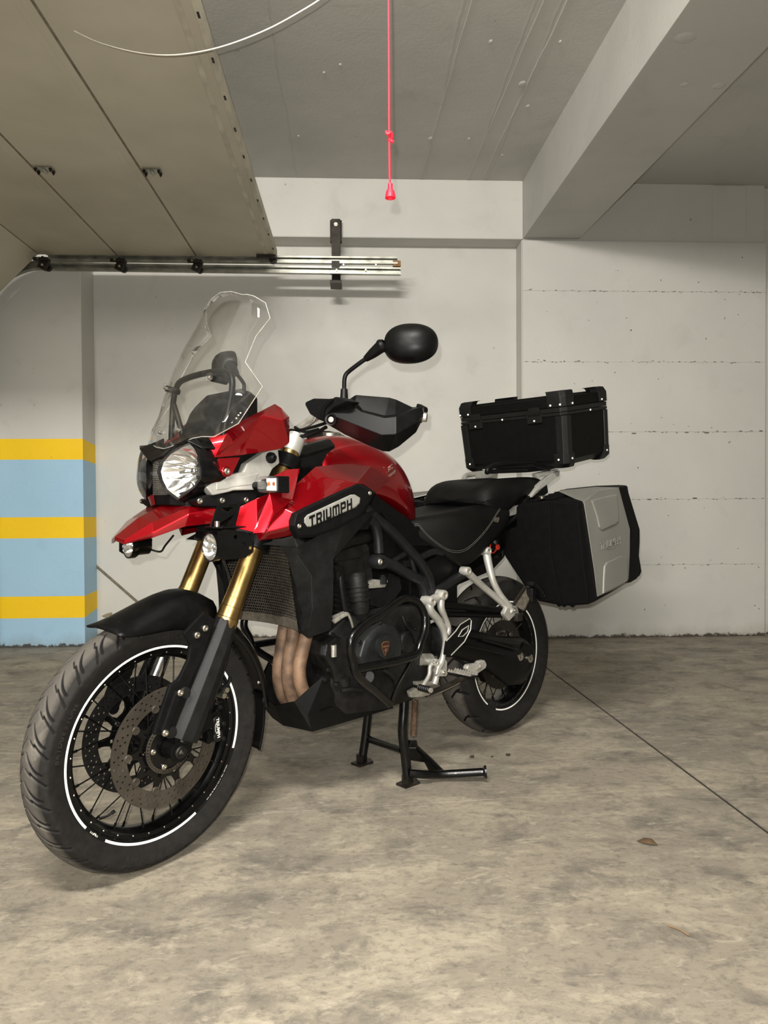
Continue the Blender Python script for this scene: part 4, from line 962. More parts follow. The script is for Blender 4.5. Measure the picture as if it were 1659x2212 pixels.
# dark stay under the bracket with two bolts
for sd in (1, -1):
    sb = [b1(x, y, .150) for x, y in ((640, 1600), (700, 1560), (880, 1540), (1060, 1525), (1100, 1560), (1040, 1610), (960, 1640), (800, 1640), (680, 1640))]
    st_ = P('fairing_stay', G().prism([(p.x, p.y*sd, p.z) for p in sb], (0, -.05*sd, 0)), 'plastic', bevel=.005)
    for q in ((828, 1596), (1000, 1592), (668, 1600)):
        c = b1(*q, .152); hexbolt(st_, (c.x, .152*sd, c.z), (0, sd, 0), .0075, .005)
# ---------------------------------------------------------------- indicators
for sd in (1, -1):
    c = b1(1155, 1482, .235); c = Vector((c.x, c.y*sd, c.z))
    ib = P('indicator', G().box(c+Vector((-.034, 0, 0)), (.036, .050, .044)).cyl(c+Vector((-.02, -.02*sd, 0)), c+Vector((-.012, -.075*sd, -.002)), .011, n=14), 'satin_black', bevel=.006)
    build(G().box(c+Vector((.0, 0, 0)), (.034, .056, .043)), 'indicator_lens', 'lens', ib, bevel=.010, seg=3)
    build(G().box(c+Vector((-.014, 0, 0)), (.004, .044, .034)), 'indicator_reflector', 'chrome', ib, bevel=.001)
    build(G().ball(c+Vector((-.004, -.0*sd, .002)), (.004, .006, .006), 10, 8), 'indicator_bulb', 'orange', ib)
# ---------------------------------------------------------------- auxiliary lamps
for sd in (1, -1):
    c = Vector((1.484, .218*sd, .842 if sd > 0 else .827))
    R_ = .0335
    body = G().lathe([(R_, 0), (R_+.003, -.001), (R_+.003, -.018), (R_*.85, -.030), (R_*.8, -.062), (R_*.55, -.066), (0, -.066)], c, (1, 0, 0), 36)
    body.lathe([(R_, 0), (R_-.002, -.004)], c, (1, 0, 0), 36)
    al = P('auxiliary_lamp', body, 'gloss_black', ang=35)
    g = G(); rings = []
    for q, (t, dx) in enumerate(((1., -.002), (.8, -.010), (.55, -.019), (.28, -.026))):
        rings.append([c+Vector((dx+(.0022 if k % 2 else -.0015)*(q in (1, 2)), (R_-.001)*t*math.cos(2*math.pi*k/18), (R_-.001)*t*math.sin(2*math.pi*k/18))) for k in range(18)])
    g.loft(rings, caps=False); g.add(rings[-1], [tuple(range(18))])
    bm = bmesh.new(); bv = [bm.verts.new(p) for p in g.v]
    for f in g.f: bm.faces.new([bv[i] for i in f])
    me = bpy.data.meshes.new('lamp_reflector'); bm.to_mesh(me); bm.free(); link('lamp_reflector', me, 'chrome', al)
    build(G().ball(c+Vector((-.018, 0, 0)), (.009, .006, .006), 12, 8), 'lamp_bulb', 'steel', al)
    build(G().lathe([(R_-.001, -.001), (R_*.7, .003), (R_*.35, .005), (0, .0055)], c, (1, 0, 0), 30), 'lamp_glass', 'lens', al)
    # cage bracket round the lamp with round holes
    ol = [(.000, .036), (.000, -.018), (-.018, -.030), (-.080, -.028), (-.100, -.012), (-.102, .014), (-.082, .036), (-.020, .044)]
    g = plate(ol, [circ2(-.05, .024, .0055, 12), circ2(-.072, .006, .0055, 12), circ2(-.094, -.004, .0055, 12)], .004).xf(XZ).xf(Matrix.Translation((c.x+.004, c.y+(R_+.010)*sd, c.z)))
    build(g, 'lamp_guard', 'gloss_black', al)
    g = plate([(-.115, -.02), (-.115, .02), (-.09, .044), (-.02, .044), (.0, .02), (.0, -.02), (-.02, -.044), (-.09, -.044)], [circ2(-.03, .025, .006), circ2(-.05, .025, .006), circ2(-.07, .025, .006)], .004)
    g.xf(Matrix.Translation((c.x+.002, c.y, c.z+.048)) @ Matrix.Scale(.85, 4)); build(g, 'lamp_guard', 'gloss_black', al)
    tri = [b1(*q, .185) for q in ((800, 1622), (962, 1622), (912, 1785), (740, 1785))]
    hole = [b1(*q, .185) for q in ((822, 1650), (905, 1645), (870, 1680))]; h2 = [b1(*q, .185) for q in ((905, 1700), (865, 1775), (790, 1775))]
    g = plate([(p.x, p.z) for p in tri], [[(p.x, p.z) for p in hole], [(p.x, p.z) for p in h2]], .006).xf(XZ).xf(Matrix.Translation((0, .185*sd, 0)))
    build(g, 'lamp_bracket', 'gloss_black', al, bevel=.001)
    build(G().cyl(c+Vector((-.035, -.02*sd, .045)), c+Vector((-.035, -.02*sd, .062)), .007, n=12), 'lamp_bolt', 'bolt', al)
    build(G().tube([c+Vector((-.06, 0, -.01)), c+Vector((-.085, -.03*sd, -.02)), c+Vector((-.08, -.07*sd, .0)), c+Vector((-.09, -.10*sd, .03))], .003, 8, 5), 'lamp_wire', 'hose', al)
# ---------------------------------------------------------------- red side shrouds
ip = [b1(960, 1638, .160), b1(1190, 1540, .196), b1(1085, 1828, .198), b1(920, 1792, .165)]
both('inner_shroud', 'red', ip+[b1(1170, 1552, .194), b1(1075, 1580, .195)], [(0, 5, 2, 3), (0, 1, 5), (5, 1, 2)], .004, .002, ang=12)
op = [b1(1292, 1374, .195), b1(1386, 1368, .214), b1(1332, 1592, .242), b1(1205, 1700, .240), b1(1132, 1822, .226), b1(1050, 1832, .214), b1(1172, 1556, .222), b1(1200, 1420, .20), b1(1190, 1640, .236)]
both('front_shroud', 'red', op, [(0, 1, 2, 6), (7, 0, 6), (6, 2, 3, 8), (6, 8, 4, 5), (8, 3, 4)], .004, .002, ang=12)
S_ = [bp_(*p) for p in ((560, 1168, .200), (632, 1157, .232), (630, 1136, .252), (637, 1108, .256), (769, 1043, .232), (785, 1045, .226), (812, 1063, .200), (850, 1031, .165), (857, 1007, .138), (831, 1000, .132), (805, 1001, .140), (730, 1003, .155), (682, 1008, .172), (640, 1046, .196), (598, 1090, .212), (711, 1032, .214), (575, 1150, .226), (552, 1150, .190))]
both('tank_shroud', 'red', S_, [(12, 11, 15), (12, 15, 13), (15, 11, 10, 4), (10, 9, 8, 7, 6, 5, 4), (13, 15, 4, 3, 14), (14, 3, 2, 16), (16, 2, 1, 0), (14, 16, 0, 17)], .004, .0025, ang=12)
P('intake_cover', G().loft([[Vector((x, y*w, z)) for y, z in ((-1, z0), (1, z0), (1, z1_), (.75, z1_+.025), (-.75, z1_+.025), (-1, z1_))] for x, w, z0, z1_ in ((1.20, .10, .90, 1.065), (1.10, .12, .88, 1.09), (.99, .12, .88, 1.12), (.93, .11, .9, 1.12))]), 'gloss_black', bevel=.01, seg=3)
# ---------------------------------------------------------------- tank
st = [(1.06, 1.12, .118, .98), (1.02, 1.145, .130, .97), (.96, 1.163, .142, .96), (.90, 1.166, .150, .955), (.84, 1.158, .153, .95), (.78, 1.142, .150, .945), (.72, 1.122, .142, .925), (.67, 1.094, .128, .905), (.63, 1.056, .112, .89), (.60, 1.008, .096, .88), (.578, .950, .080, .872), (.562, .895, .062, .865)]
rings = []
for X, zt_, w, zb_ in st:
    r = []
    for k in range(28):
        a = 2*math.pi*k/28; c, s = math.cos(a), math.sin(a)
        yy = w*math.copysign(abs(c)**.62, c); zm = (zt_*.42+zb_*.58)
        zz = zm+(zt_-zm)*abs(s)**.80 if s >= 0 else zm-(zm-zb_)*abs(s)**.6
        r.append(Vector((X, yy, zz)))
    rings.append(r)
tk = P('fuel_tank', G().loft(rings), 'red', bevel=0, ang=80)
for p_ in tk.data.polygons: p_.use_smooth = True
sm = tk.modifiers.new('s', 'SUBSURF'); sm.levels = sm.render_levels = 1
P('tank_strap', G().tube([(1.0, 0, 1.156), (.9, 0, 1.171), (.8, 0, 1.151), (.7, 0, 1.116)], .014, 10, 5, flat=.25), 'plastic')
P('filler_cap', G().lathe([(0, .006), (.032, .006), (.036, .002), (.037, -.01)], (.90, 0, 1.168), (0, 0, 1), 28), 'steel')
# chrome letters on the tank shoulder
def tlet(): 
    o = bp_(838, 1030, .158); d = (bp_(852, 1016, .150)-bp_(824, 1046, .166))
    for s, off, size in (('EXPLORER', 0, .0125), ):
        t = text(s, size, .0016, bold=.0004, shear=.2)
        t.xf(basis(o+Vector((0, .010, .004)), (-(abs(d.x)), d.y*.2, abs(d.z)), (.1, 0, 1))); build(t, 'tank_lettering', 'steel', tk, weld=0)
    t = text('XC', .019, .0016, bold=.0008, shear=.2); o2 = bp_(838, 1014, .150)
    t.xf(basis(o2+Vector((0, .010, .004)), (-(abs(d.x)), d.y*.2, abs(d.z)), (.1, 0, 1))); build(t, 'tank_lettering', 'steel', tk, weld=0)
tlet()
# ---------------------------------------------------------------- badge panel
bY = lambda x: .262-(x-125)/755*.042
def bpan(pts, off=0): return [b3(x, y, bY(x)+off) for x, y in pts]
pn = bpan([(125, 1892), (150, 1775), (240, 1728), (700, 1508), (745, 1515), (880, 1592), (835, 1680), (760, 1800), (540, 1922), (330, 1992), (185, 2006)])
bev = bpan([(150, 1888), (172, 1790), (245, 1752), (702, 1530), (742, 1537), (852, 1598), (812, 1680), (745, 1782), (535, 1898), (330, 1968), (195, 1980)], .010)
for sd in (1, -1):
    M_ = Matrix.Scale(sd, 4, (0, 1, 0)) if sd < 0 else Matrix.Identity(4)
    g = G().loft([[p-Vector((0, .02, 0)) for p in pn], pn, bev]).xf(M_)
    bo = P('badge_panel', g, 'plastic', bevel=.002)
    pl = bpan([(235, 1822), (262, 1790), (650, 1610), (690, 1608), (740, 1640), (735, 1690), (700, 1727), (292, 1902), (263, 1902), (236, 1866)], .010)
    pl2 = bpan([(243, 1826), (268, 1798), (652, 1619), (686, 1618), (730, 1645), (726, 1686), (694, 1718), (290, 1893), (268, 1893), (244, 1862)], .0135)
    bp2 = build(G().loft([pl, pl2]).xf(M_), 'badge_plate', 'silver', bo, bevel=.001)
    a, b_ = b3(283, 1858, bY(283)+.0145), b3(665, 1690, bY(665)+.0145)
    up = Vector((0, 0, 1))
    if sd < 0: a, b_ = mir(b_), mir(a)
    L_ = (b_-a).length; bs = basis((a+b_)/2, b_-a, up)
    # block capitals cut as polygons, 7 letters
    def rect(x0, y0, x1, y1): return [(x0, y0), (x1, y0), (x1, y1), (x0, y1)]
    w = 1.0; s_ = .26; LT = {
     'T': [[(0, 1), (1, 1), (1, .76), (.63, .76), (.63, 0), (.37, 0), (.37, .76), (0, .76)]],
     'R': [[(0, 0), (0, 1), (.82, 1), (1, .84), (1, .50), (.86, .38), (1, 0), (.72, 0), (.58, .34), (.26, .34), (.26, 0)], [(.26, .54), (.26, .78), (.74, .78), (.74, .54)]],
     'I': [[(0, 0), (.28, 0), (.28, 1), (0, 1)]],
     'U': [[(0, 1), (0, .14), (.14, 0), (.86, 0), (1, .14), (1, 1), (.74, 1), (.74, .23), (.26, .23), (.26, 1)]],
     'M': [[(0, 0), (0, .86), (.12, 1), (1.18, 1), (1.3, .86), (1.3, 0), (1.06, 0), (1.06, .78), (.77, .78), (.77, .1), (.53, .1), (.53, .78), (.24, .78), (.24, 0)]],
     'P': [[(0, 0), (0, 1), (.86, 1), (1, .86), (1, .46), (.86, .32), (.26, .32), (.26, 0)], [(.26, .53), (.26, .78), (.74, .78), (.74, .53)]],
     'H': [[(0, 0), (0, 1), (.26, 1), (.26, .62), (.74, .62), (.74, 1), (1, 1), (1, 0), (.74, 0), (.74, .40), (.26, .40), (.26, 0)]]}
    widths = {'I': .28, 'M': 1.3}; cw = .62; tot = sum(widths.get(c, 1.)*cw for c in 'TRIUMPH')+6*.14
    Hh = L_/tot; x = -tot/2; g = G()
    for ch in 'TRIUMPH':
        sh = lambda p: ((x+p[0]*cw+(p[1]-.5)*.18)*Hh, (p[1]-.5)*Hh*.80)
        polys = [[sh(p) for p in poly] for poly in LT[ch]]
        g.merge(plate(polys[0], polys[1:], .0012)); x += widths.get(ch, 1.)*cw+.14
    build(g.xf(bs), 'badge_letters', 'gloss_black', bo, weld=0)
    for q in ((190, 1893), (822, 1598)):
        c = b3(*q, bY(q[0])+.009); hexbolt(bo, (c.x, c.y*sd, c.z), (0, sd, 0), .0065, .004)
# ---------------------------------------------------------------- black radiator side panels
lv = [b2(462, 210, .196), b2(650, 160, .238), b2(720, 200, .246), b2(960, 70, .232), b2(1140, 5, .185), b2(885, 300, .232), b2(885, 560, .230), b2(870, 722, .216),
      b9(490, 700, .203), b9(640, 1200, .190), b9(692, 1640, .176), b9(685, 1932, .170), b9(640, 620, .228), b9(890, 980, .240), b9(908, 1540, .236), b9(832, 1866, .224), b9(832, 2045, .212), b9(350, 470, .205), b9(650, 490, .24)]
both('radiator_panel', 'grey_plastic', lv, [(0, 1, 18, 17), (1, 2, 18), (17, 18, 12, 8), (18, 2, 3, 5, 13, 12), (3, 4, 5), (8, 12, 13, 9), (9, 13, 14, 10), (10, 14, 15, 11), (13, 5, 6, 14), (14, 6, 7, 16, 15), (11, 15, 16)], .004, .002, ang=12)
# ================================================================ HANDLEBAR, CONTROLS, GUARDS (steered frame)
def s3(x, y, X): return PS(z3(x, y), x=X)
hb = [(1.10, 0, 1.150), (1.112, .055, 1.155), (1.118, .12, 1.178), (1.105, .19, 1.212), (1.06, .30, 1.212), (.985, .465, 1.200)]
hbar = [Vector((x, -y, z)) for x, y, z in reversed(hb[1:])]+[Vector(p) for p in hb]
P('handlebar', G().tube(hbar, .0125, 16, 6), 'cast', M=SM)
for sd in (1, -1):
    P('grip', G().cyl((1.048, .325*sd, 1.2105), (.990, .452*sd, 1.2015), .0165, n=18), 'hose', M=SM)
    P('bar_riser', G().box((1.105, .05*sd, 1.12), (.04, .03, .09)), 'satin_black', M=SM, bevel=.004)
    mm = lambda p: Vector((p[0], p[1]*sd, p[2]))
    # hand guard: faceted wedge
    gv = [s3(400, 850, 1.165), s3(620, 778, 1.140), s3(748, 866, 1.125), s3(955, 920, 1.108), s3(1060, 910, 1.092), s3(1215, 846, 1.030), s3(1292, 822, .995),
          s3(408, 960, 1.155), s3(480, 900, 1.170), s3(930, 1078, 1.118), s3(1060, 1072, 1.104), s3(1252, 962, 1.035), s3(1312, 905, .995),
          s3(600, 1072, 1.115), s3(800, 1165, 1.088), s3(940, 1222, 1.068), s3(1000, 1226, 1.060), s3(1085, 1180, 1.045), s3(1240, 1052, 1.005),
          s3(690, 775, 1.095), s3(700, 718, 1.085), s3(1000, 742, 1.035), s3(1062, 760, 1.02), s3(1205, 828, .990), s3(762, 858, 1.088), s3(960, 908, 1.066), s3(1055, 898, 1.050), s3(1196, 842, 1.000)]
    gf = [(0, 1, 2, 8), (8, 2, 3, 9), (3, 4, 10, 9), (4, 5, 11, 10), (5, 6, 12, 11), (0, 8, 7), (7, 8, 9, 13), (13, 9, 14), (14, 9, 10, 16, 15), (10, 17, 16), (10, 11, 18, 17), (11, 12, 18),
          (1, 19, 24, 2), (2, 24, 25, 3), (3, 25, 26, 4), (4, 26, 27, 5), (20, 21, 25, 24, 19), (21, 22, 26, 25), (22, 23, 27, 26), (5, 27, 23, 6), (1, 20, 19)]
    hg_ = shell('hand_guard', 'satin_black', gv, gf, .004, bike, SM, .0025, (1, 0, 0), mirror=(sd < 0), ang=28)
    ep = mm(s3(1308, 872, .985)); build(G().lathe([(0, .003), (.008, .003), (.0125, .0), (.013, -.012)], ep, (0, sd, 0), 20).cyl(ep+Vector((0, -.06*sd, 0)), ep, .011, n=14), 'bar_end', 'steel', hg_)
    lip = G().prism([mm(s3(x, y, .99)) for x, y in ((1245, 792), (1308, 826), (1312, 850), (1290, 930), (1260, 960), (1225, 860))], (-.02, 0, 0)); build(lip, 'guard_tip', 'satin_black', hg_, bevel=.003)
    blk = [s3(x, y, 1.175) for x, y in ((245, 780), (315, 748), (480, 752), (512, 732), (560, 742), (625, 772), (500, 830), (455, 870), (405, 955), (365, 940), (285, 890), (240, 806))]
    cb_ = P('control_block', G().loft([[mm(p) for p in blk], [mm(p+Vector((-.055, -.0, 0))) for p in blk]]), 'plastic', M=SM, bevel=.005)
    build(G().loft([[mm(s3(x, y, X)) for x, y in ((505, 752), (470, 790), (425, 830), (400, 950), (372, 942), (392, 826), (440, 775), (478, 748))] for X in (1.182, 1.12)]), 'guard_clamp', 'satin_black', cb_, bevel=.003)
    c = mm(s3(478, 940, 1.172)); build(G().lathe([(.0, .003), (.0045, .003), (.005, .005), (.0075, .004), (.008, -.002)], c, (1, .5*sd, 0), 20), 'guard_bolt', 'cast', cb_)
    build(G().lathe([(.012, .003), (.016, .004), (.017, -.006)], c, (1, .5*sd, 0), 20), 'guard_bolt_ring', 'satin_black', cb_)
    lv_ = [mm(p) for p in ((1.12, .20, 1.225), (1.10, .26, 1.222), (1.09, .36, 1.215), (1.045, .455, 1.21))]
    P('hand_lever', G().tube([p+Vector((-.01, 0, -.028)) for p in lv_], [.006, .007, .006, .006], 10, 5), 'satin_black', M=SM)
    # mirror
    X0 = 1.06
    a = [mm(s3(595, 755, X0)), mm(s3(595, 665, X0)), mm(s3(597, 590, X0)), mm(s3(607, 543, 1.058)), mm(s3(640, 505, 1.054)), mm(s3(740, 428, 1.045)), mm(s3(790, 395, 1.04))]
    mr = P('mirror', G(), None, M=SM) if False else None
    st_ = G().tube(a, .0062, 12, 6)
    mc = Vector((.994, .406*sd, 1.407))
    R_ = Matrix.Rotation(rad(-4*sd), 3, 'X') @ Matrix.Rotation(rad(24*sd), 3, 'Z')
    rings = []
    for q, (t, dx) in enumerate(((1., -.022), (1.01, -.014), (.985, .0), (.90, .018), (.72, .032), (.45, .041), (.2, .045))):
        r = []
        for k in range(40):
            an = 2*math.pi*k/40; cc, ss = math.cos(an), math.sin(an)
            yy = .076*math.copysign(abs(cc)**.86, cc); zz = .055*math.copysign(abs(ss)**.86, ss)*(1+.12*cc*(-1 if ss < 0 else .5))
            r.append(mc+R_ @ Vector((dx-(.008*(zz/.05) if zz < 0 else 0)*t, yy*t*sd, zz*t)))
        rings.append(r)
    m_ = build(G().loft(rings), 'mirror', 'satin_black', bike, M=SM, ang=50)
    build(G().loft([[mc+R_ @ Vector((-.0225, .075*math.cos(2*math.pi*k/40)*sd, .050*math.sin(2*math.pi*k/40))) for k in range(40)], [mc+R_ @ Vector((-.0235, .073*math.cos(2*math.pi*k/40)*sd, .048*math.sin(2*math.pi*k/40))) for k in range(40)]]), 'mirror_glass', 'steel', m_)
    build(st_, 'mirror_stem', 'satin_black', m_)
    jb = mc+R_ @ Vector((.004, -.080*sd, -.012))
    build(G().tube([a[-1]+(a[-2]-a[-1])*.1, a[-1].lerp(jb, .45), jb], [.0085, .0145, .0185], 16, 4).lathe([(.014, -.006), (.0195, -.002), (.020, .004), (.016, .010)], jb, (jb-a[-1]), 24), 'mirror_arm', 'satin_black', m_)
    build(G().lathe([(.0135, .004), (.0155, .0065), (.0135, .009)], jb+(jb-a[-1]).normalized()*.004, (jb-a[-1]), 24), 'mirror_joint', 'satin_black', m_)
    build(G().cyl(a[0]-Vector((0, 0, .01)), a[1], .0125, .010, n=18), 'mirror_boot', 'hose', m_)
for q, r in ((((1315, 1120), (1400, 1137), (1500, 1112), (1575, 1070)), .0055), (((1312, 1092), (1380, 1092), (1480, 1070), (1575, 1040)), .0045), (((1350, 1070), (1420, 1105), (1520, 1085)), .004), (((1395, 1082), (1470, 1040), (1495, 1005), (1500, 975)), .0032)):
    v = [PS(z1(x, y), x=1.135) for x, y in q]
    P('control_cable', G().tube(v, r, 10, 6), 'hose' if r > .0035 else 'cast', M=SM); P('control_cable', G().tube([mir(p) for p in v], r, 10, 6), 'hose', M=SM)
for k, (pts, r) in enumerate(()) if True else enumerate((
    ([(1.16, .03, 1.10), (1.155, .10, 1.115), (1.15, .17, 1.145), (1.14, .23, 1.19)], .0055), ([(1.15, .02, 1.09), (1.15, .12, 1.10), (1.14, .19, 1.125), (1.11, .25, 1.19)], .005),
    ([(1.14, .10, 1.16), (1.15, .15, 1.165), (1.16, .19, 1.19), (1.165, .205, 1.225)], .0035), ([(1.12, .0, 1.08), (1.13, .10, 1.085), (1.12, .2, 1.12), (1.09, .27, 1.18)], .006))):
    P('control_cable', G().tube(pts, r, 10, 6), 'hose', M=SM)
    P('control_cable', G().tube([(x, -y, z) for x, y, z in pts], r, 10, 6), 'hose', M=SM)
# ================================================================ RADIATOR
XR = lambda y, z: 1.128+1.15*y*y+(z-.585)*.17
zt_r = .832
W_R = .178
g = G(); n = 16
for k in range(1):
    rings = [[Vector((XR(-W_R+2*W_R*i/n, z)-dx, -W_R+2*W_R*i/n, z)) for z, dx in ((.60, .012), (zt_r, .012), (zt_r, .05), (.60, .05))] for i in range(n+1)]
    g.loft(rings)
rd_ = P('radiator_core', g, 'engine')
# hexagonal guard mesh: real struts
g = G(); a_ = .0058; t_ = .0009
def hx(y, z): return Vector((XR(y, z), y, z))
rows = int((zt_r-.612)/(a_*1.5)); cols = int(2*W_R/(a_*math.sqrt(3)))
for r in range(rows+1):
    for c in range(cols+1):
        y = -W_R+.004+(c+.5*(r % 2))*a_*math.sqrt(3); z = .614+r*a_*1.5
        if y > W_R-.004: continue
        vv = [(y+a_*math.sin(math.pi/3*k), z+a_*math.cos(math.pi/3*k)) for k in range(6)]
        for k in (0, 1, 2):
            p0, p1 = hx(*vv[k]), hx(*vv[(k+1) % 6]); d = (p1-p0).normalized(); s_ = Vector((1, 0, 0)).cross(d)*t_; f_ = Vector((.0016, 0, 0))
            g.add([p0-s_, p0+s_, p1+s_, p1-s_, p0-s_-f_, p0+s_-f_, p1+s_-f_, p1-s_-f_], [(0, 1, 2, 3), (0, 4, 5, 1), (2, 6, 7, 3)])
mo = build(g, 'guard_mesh', 'mesh', rd_, weld=0); mo['kind'] = 'stuff'
for z0, z1_, nm in ((.583, .612, 'guard_frame'), (zt_r-.004, zt_r+.016, 'guard_frame')):
    rings = [[Vector((XR(y, z0)+.004, y, z0)), Vector((XR(y, z1_)+.004, y, z1_)), Vector((XR(y, z1_)-.012, y, z1_)), Vector((XR(y, z0)-.012, y, z0))] for y in [-W_R+2*W_R*i/n for i in range(n+1)]]
    build(G().loft(rings), nm, 'guardframe' if False else 'mesh', rd_, bevel=.002)
for sd in (1, -1):
    rings = [[Vector((XR(W_R, z)+a, (W_R+b)*sd, z)) for a, b in ((.006, -.010), (.006, .008), (-.05, .008), (-.05, -.010))] for z in (.583, zt_r+.016)]
    build(G().loft(rings), 'guard_frame', 'plastic', rd_, bevel=.002)
P('radiator_shelf', G().box((1.17, 0, .862), (.09, .36, .02)), 'plastic', bevel=.003)
P('head_cowl', G().loft([[Vector((x, y*w, z)) for y, z in ((-1, .865), (1, .865), (1, .91), (-1, .91))] for x, w in ((1.33, .10), (1.24, .17), (1.05, .20), (.90, .18))]), 'plastic', bevel=.006)
# ================================================================ EXHAUST HEADERS
for Y, pts in ((.072, [(738, 690), (720, 770), (698, 860), (682, 950), (690, 1040), (725, 1120), (810, 1165)]), (.008, [(665, 640), (648, 720), (628, 850), (614, 950), (622, 1060), (664, 1160), (760, 1205)]), (-.060, [(608, 640), (592, 710), (572, 850), (558, 950), (566, 1060), (608, 1150), (700, 1200)])):
    P('exhaust_header', G().tube([b2(x, y, Y) for x, y in pts], .0205, 20, 6), 'header')
# ================================================================ ENGINE
P('crankcase', G().loft([[Vector((x, y*w, z)) for y, z in ((-1, z0), (1, z0), (1.08, z0+.08), (1.08, z1_-.05), (1, z1_), (-1, z1_), (-1.08, z1_-.05), (-1.08, z0+.08))] for x, w, z0, z1_ in ((1.02, .125, .35, .56), (.96, .14, .30, .60), (.80, .15, .285, .62), (.64, .145, .29, .60), (.54, .11, .32, .56))]), 'engine', bevel=.008)
cyl_ = P('cylinder_block', G().loft([[Vector((x0+dx, y*w, z)) for dx, y in ((-.085, -1), (.075, -1), (.075, 1), (-.085, 1))] for x0, w, z in ((.885, .125, .56), (.895, .13, .64), (.915, .13, .70), (.93, .14, .71), (.945, .14, .80), (.955, .12, .84))]), 'engine', bevel=.006)
for k in range(6): build(G().box((.892+k*.003, 0, .60+k*.018), (.175, .275, .005)), 'cooling_fin', 'engine', cyl_, bevel=.001)
# left covers
def disc_cover(q, Y, r, h, nm, m, rings_=(), n=36, par=None, ax=(0, 1, 0), f=b2):
    c = f(q[0], q[1], Y); pr = [(0, h), (r*.72, h), (r*.9, h*.75), (r, h*.2), (r, -.06)]
    o = build(G().lathe(pr, c, ax, n), nm, m, par or bike, bevel=0, ang=40)
    return c, o
cc = b2(1120, 790, .178)
cov = [(1012, 880), (1040, 780), (1095, 712), (1165, 672), (1235, 692), (1272, 745), (1278, 830), (1262, 895), (1190, 930), (1040, 960)]
base = [b2(x, y, .160) for x, y in cov]; cen_ = sum(base, Vector())/len(base)
g = G().loft([[p+Vector((0, -.10, 0)) for p in base], base, [p.lerp(cen_, .05)+Vector((0, .018, 0)) for p in base], [p.lerp(cen_, .22)+Vector((0, .026, 0)) for p in base]])
ec = P('clutch_cover', g, 'cover', bevel=.004, seg=3)
c = b2(1190, 818, .190); build(G().lathe([(0, .012), (.030, .012), (.036, .009), (.038, .0), (.039, -.02)], c, (0, 1, 0), 40), 'cover_boss', 'cover', ec)
em = b2(1196, 835, .2035)
tri = [(-.0165, .018), (-.009, .0235), (.009, .0235), (.0165, .018), (.015, .002), (.007, -.014), (0, -.022), (-.007, -.014), (-.015, .002)]
bs = basis(em, (-1, 0, .0), (0, 0, 1))
MT['brown'] = mat('dark_brown_enamel', (52, 24, 16), .35); MT['brass'] = mat('brass_line', (140, 112, 82), .35, metal=.6)
eb = build(plate(tri, [], .0016).xf(bs), 'engine_emblem', 'brass', ec)
build(plate([(x*.9, y*.9) for x, y in tri], [], .0040).xf(bs), 'emblem_field', 'brown', eb)
t = text('TRIUMPH', .0070, .0010, bold=.0001); t.xf(bs @ Matrix.Translation((0, .0085, .0024))); build(t, 'emblem_letters', 'brass', eb, weld=0)
g = G()
for a, b_ in (((-.010, .003), (.010, -.009)), ((.010, .003), (-.010, -.009)), ((0, .004), (0, -.016)), ((-.012, -.003), (.012, -.003))):
    g.merge(G().cyl(bs @ Vector((a[0], a[1], .0022)), bs @ Vector((b_[0], b_[1], .0022)), .0006, n=5))
build(g, 'emblem_cross', 'brass', eb)
for q in ((1040, 790), (1165, 680), (1262, 740), (1265, 880), (1040, 950)):
    c = b2(*q, .172); hexbolt(ec, c, (0, 1, 0), .006, .006, 'engine')
# water pump / front cover
pts = [(800, 870), (815, 790), (880, 745), (960, 760), (1000, 800), (1000, 920), (990, 1010), (950, 1055), (880, 1045), (850, 960)]
base = [b2(x, y, .13) for x, y in pts]; cen_ = sum(base, Vector())/len(base)
fcv = P('front_cover', G().loft([[p+Vector((0, -.08, 0)) for p in base], base, [p.lerp(cen_, .12)+Vector((0, .016, 0)) for p in base], [p.lerp(cen_, .35)+Vector((0, .022, 0)) for p in base]]), 'engine', bevel=.004)
for q in ((820, 800), (880, 750), (960, 765), (1000, 930), (900, 1050), (850, 960), (885, 850)): hexbolt(fcv, b2(*q, .142), (0, 1, 0), .0065, .008, 'cast' if q == (885, 850) else 'engine')
build(G().cyl(b2(885, 880, .15), b2(885, 810, .15), .010, n=12), 'oil_pipe', 'cast', fcv)
build(G().cyl(b2(940, 1000, .14), b2(950, 1050, .14), .022, .018, n=16), 'drain_boss', 'engine', fcv)
disc_cover((1318, 792), .165, .036, .012, 'gear_cover', 'engine'); disc_cover((1318, 700), .15, .025, .01, 'sensor_cover', 'engine')
gc = P('gearbox_block', G().prism([b2(x, y, .16) for x, y in ((1272, 660), (1420, 640), (1430, 860), (1330, 930), (1270, 900))], (0, -.2, 0)), 'engine', bevel=.008)
for q in ((1318, 748), (1375, 715), (1300, 850), (1400, 860)): hexbolt(gc, b2(*q, .162), (0, 1, 0), .006, .006, 'engine')
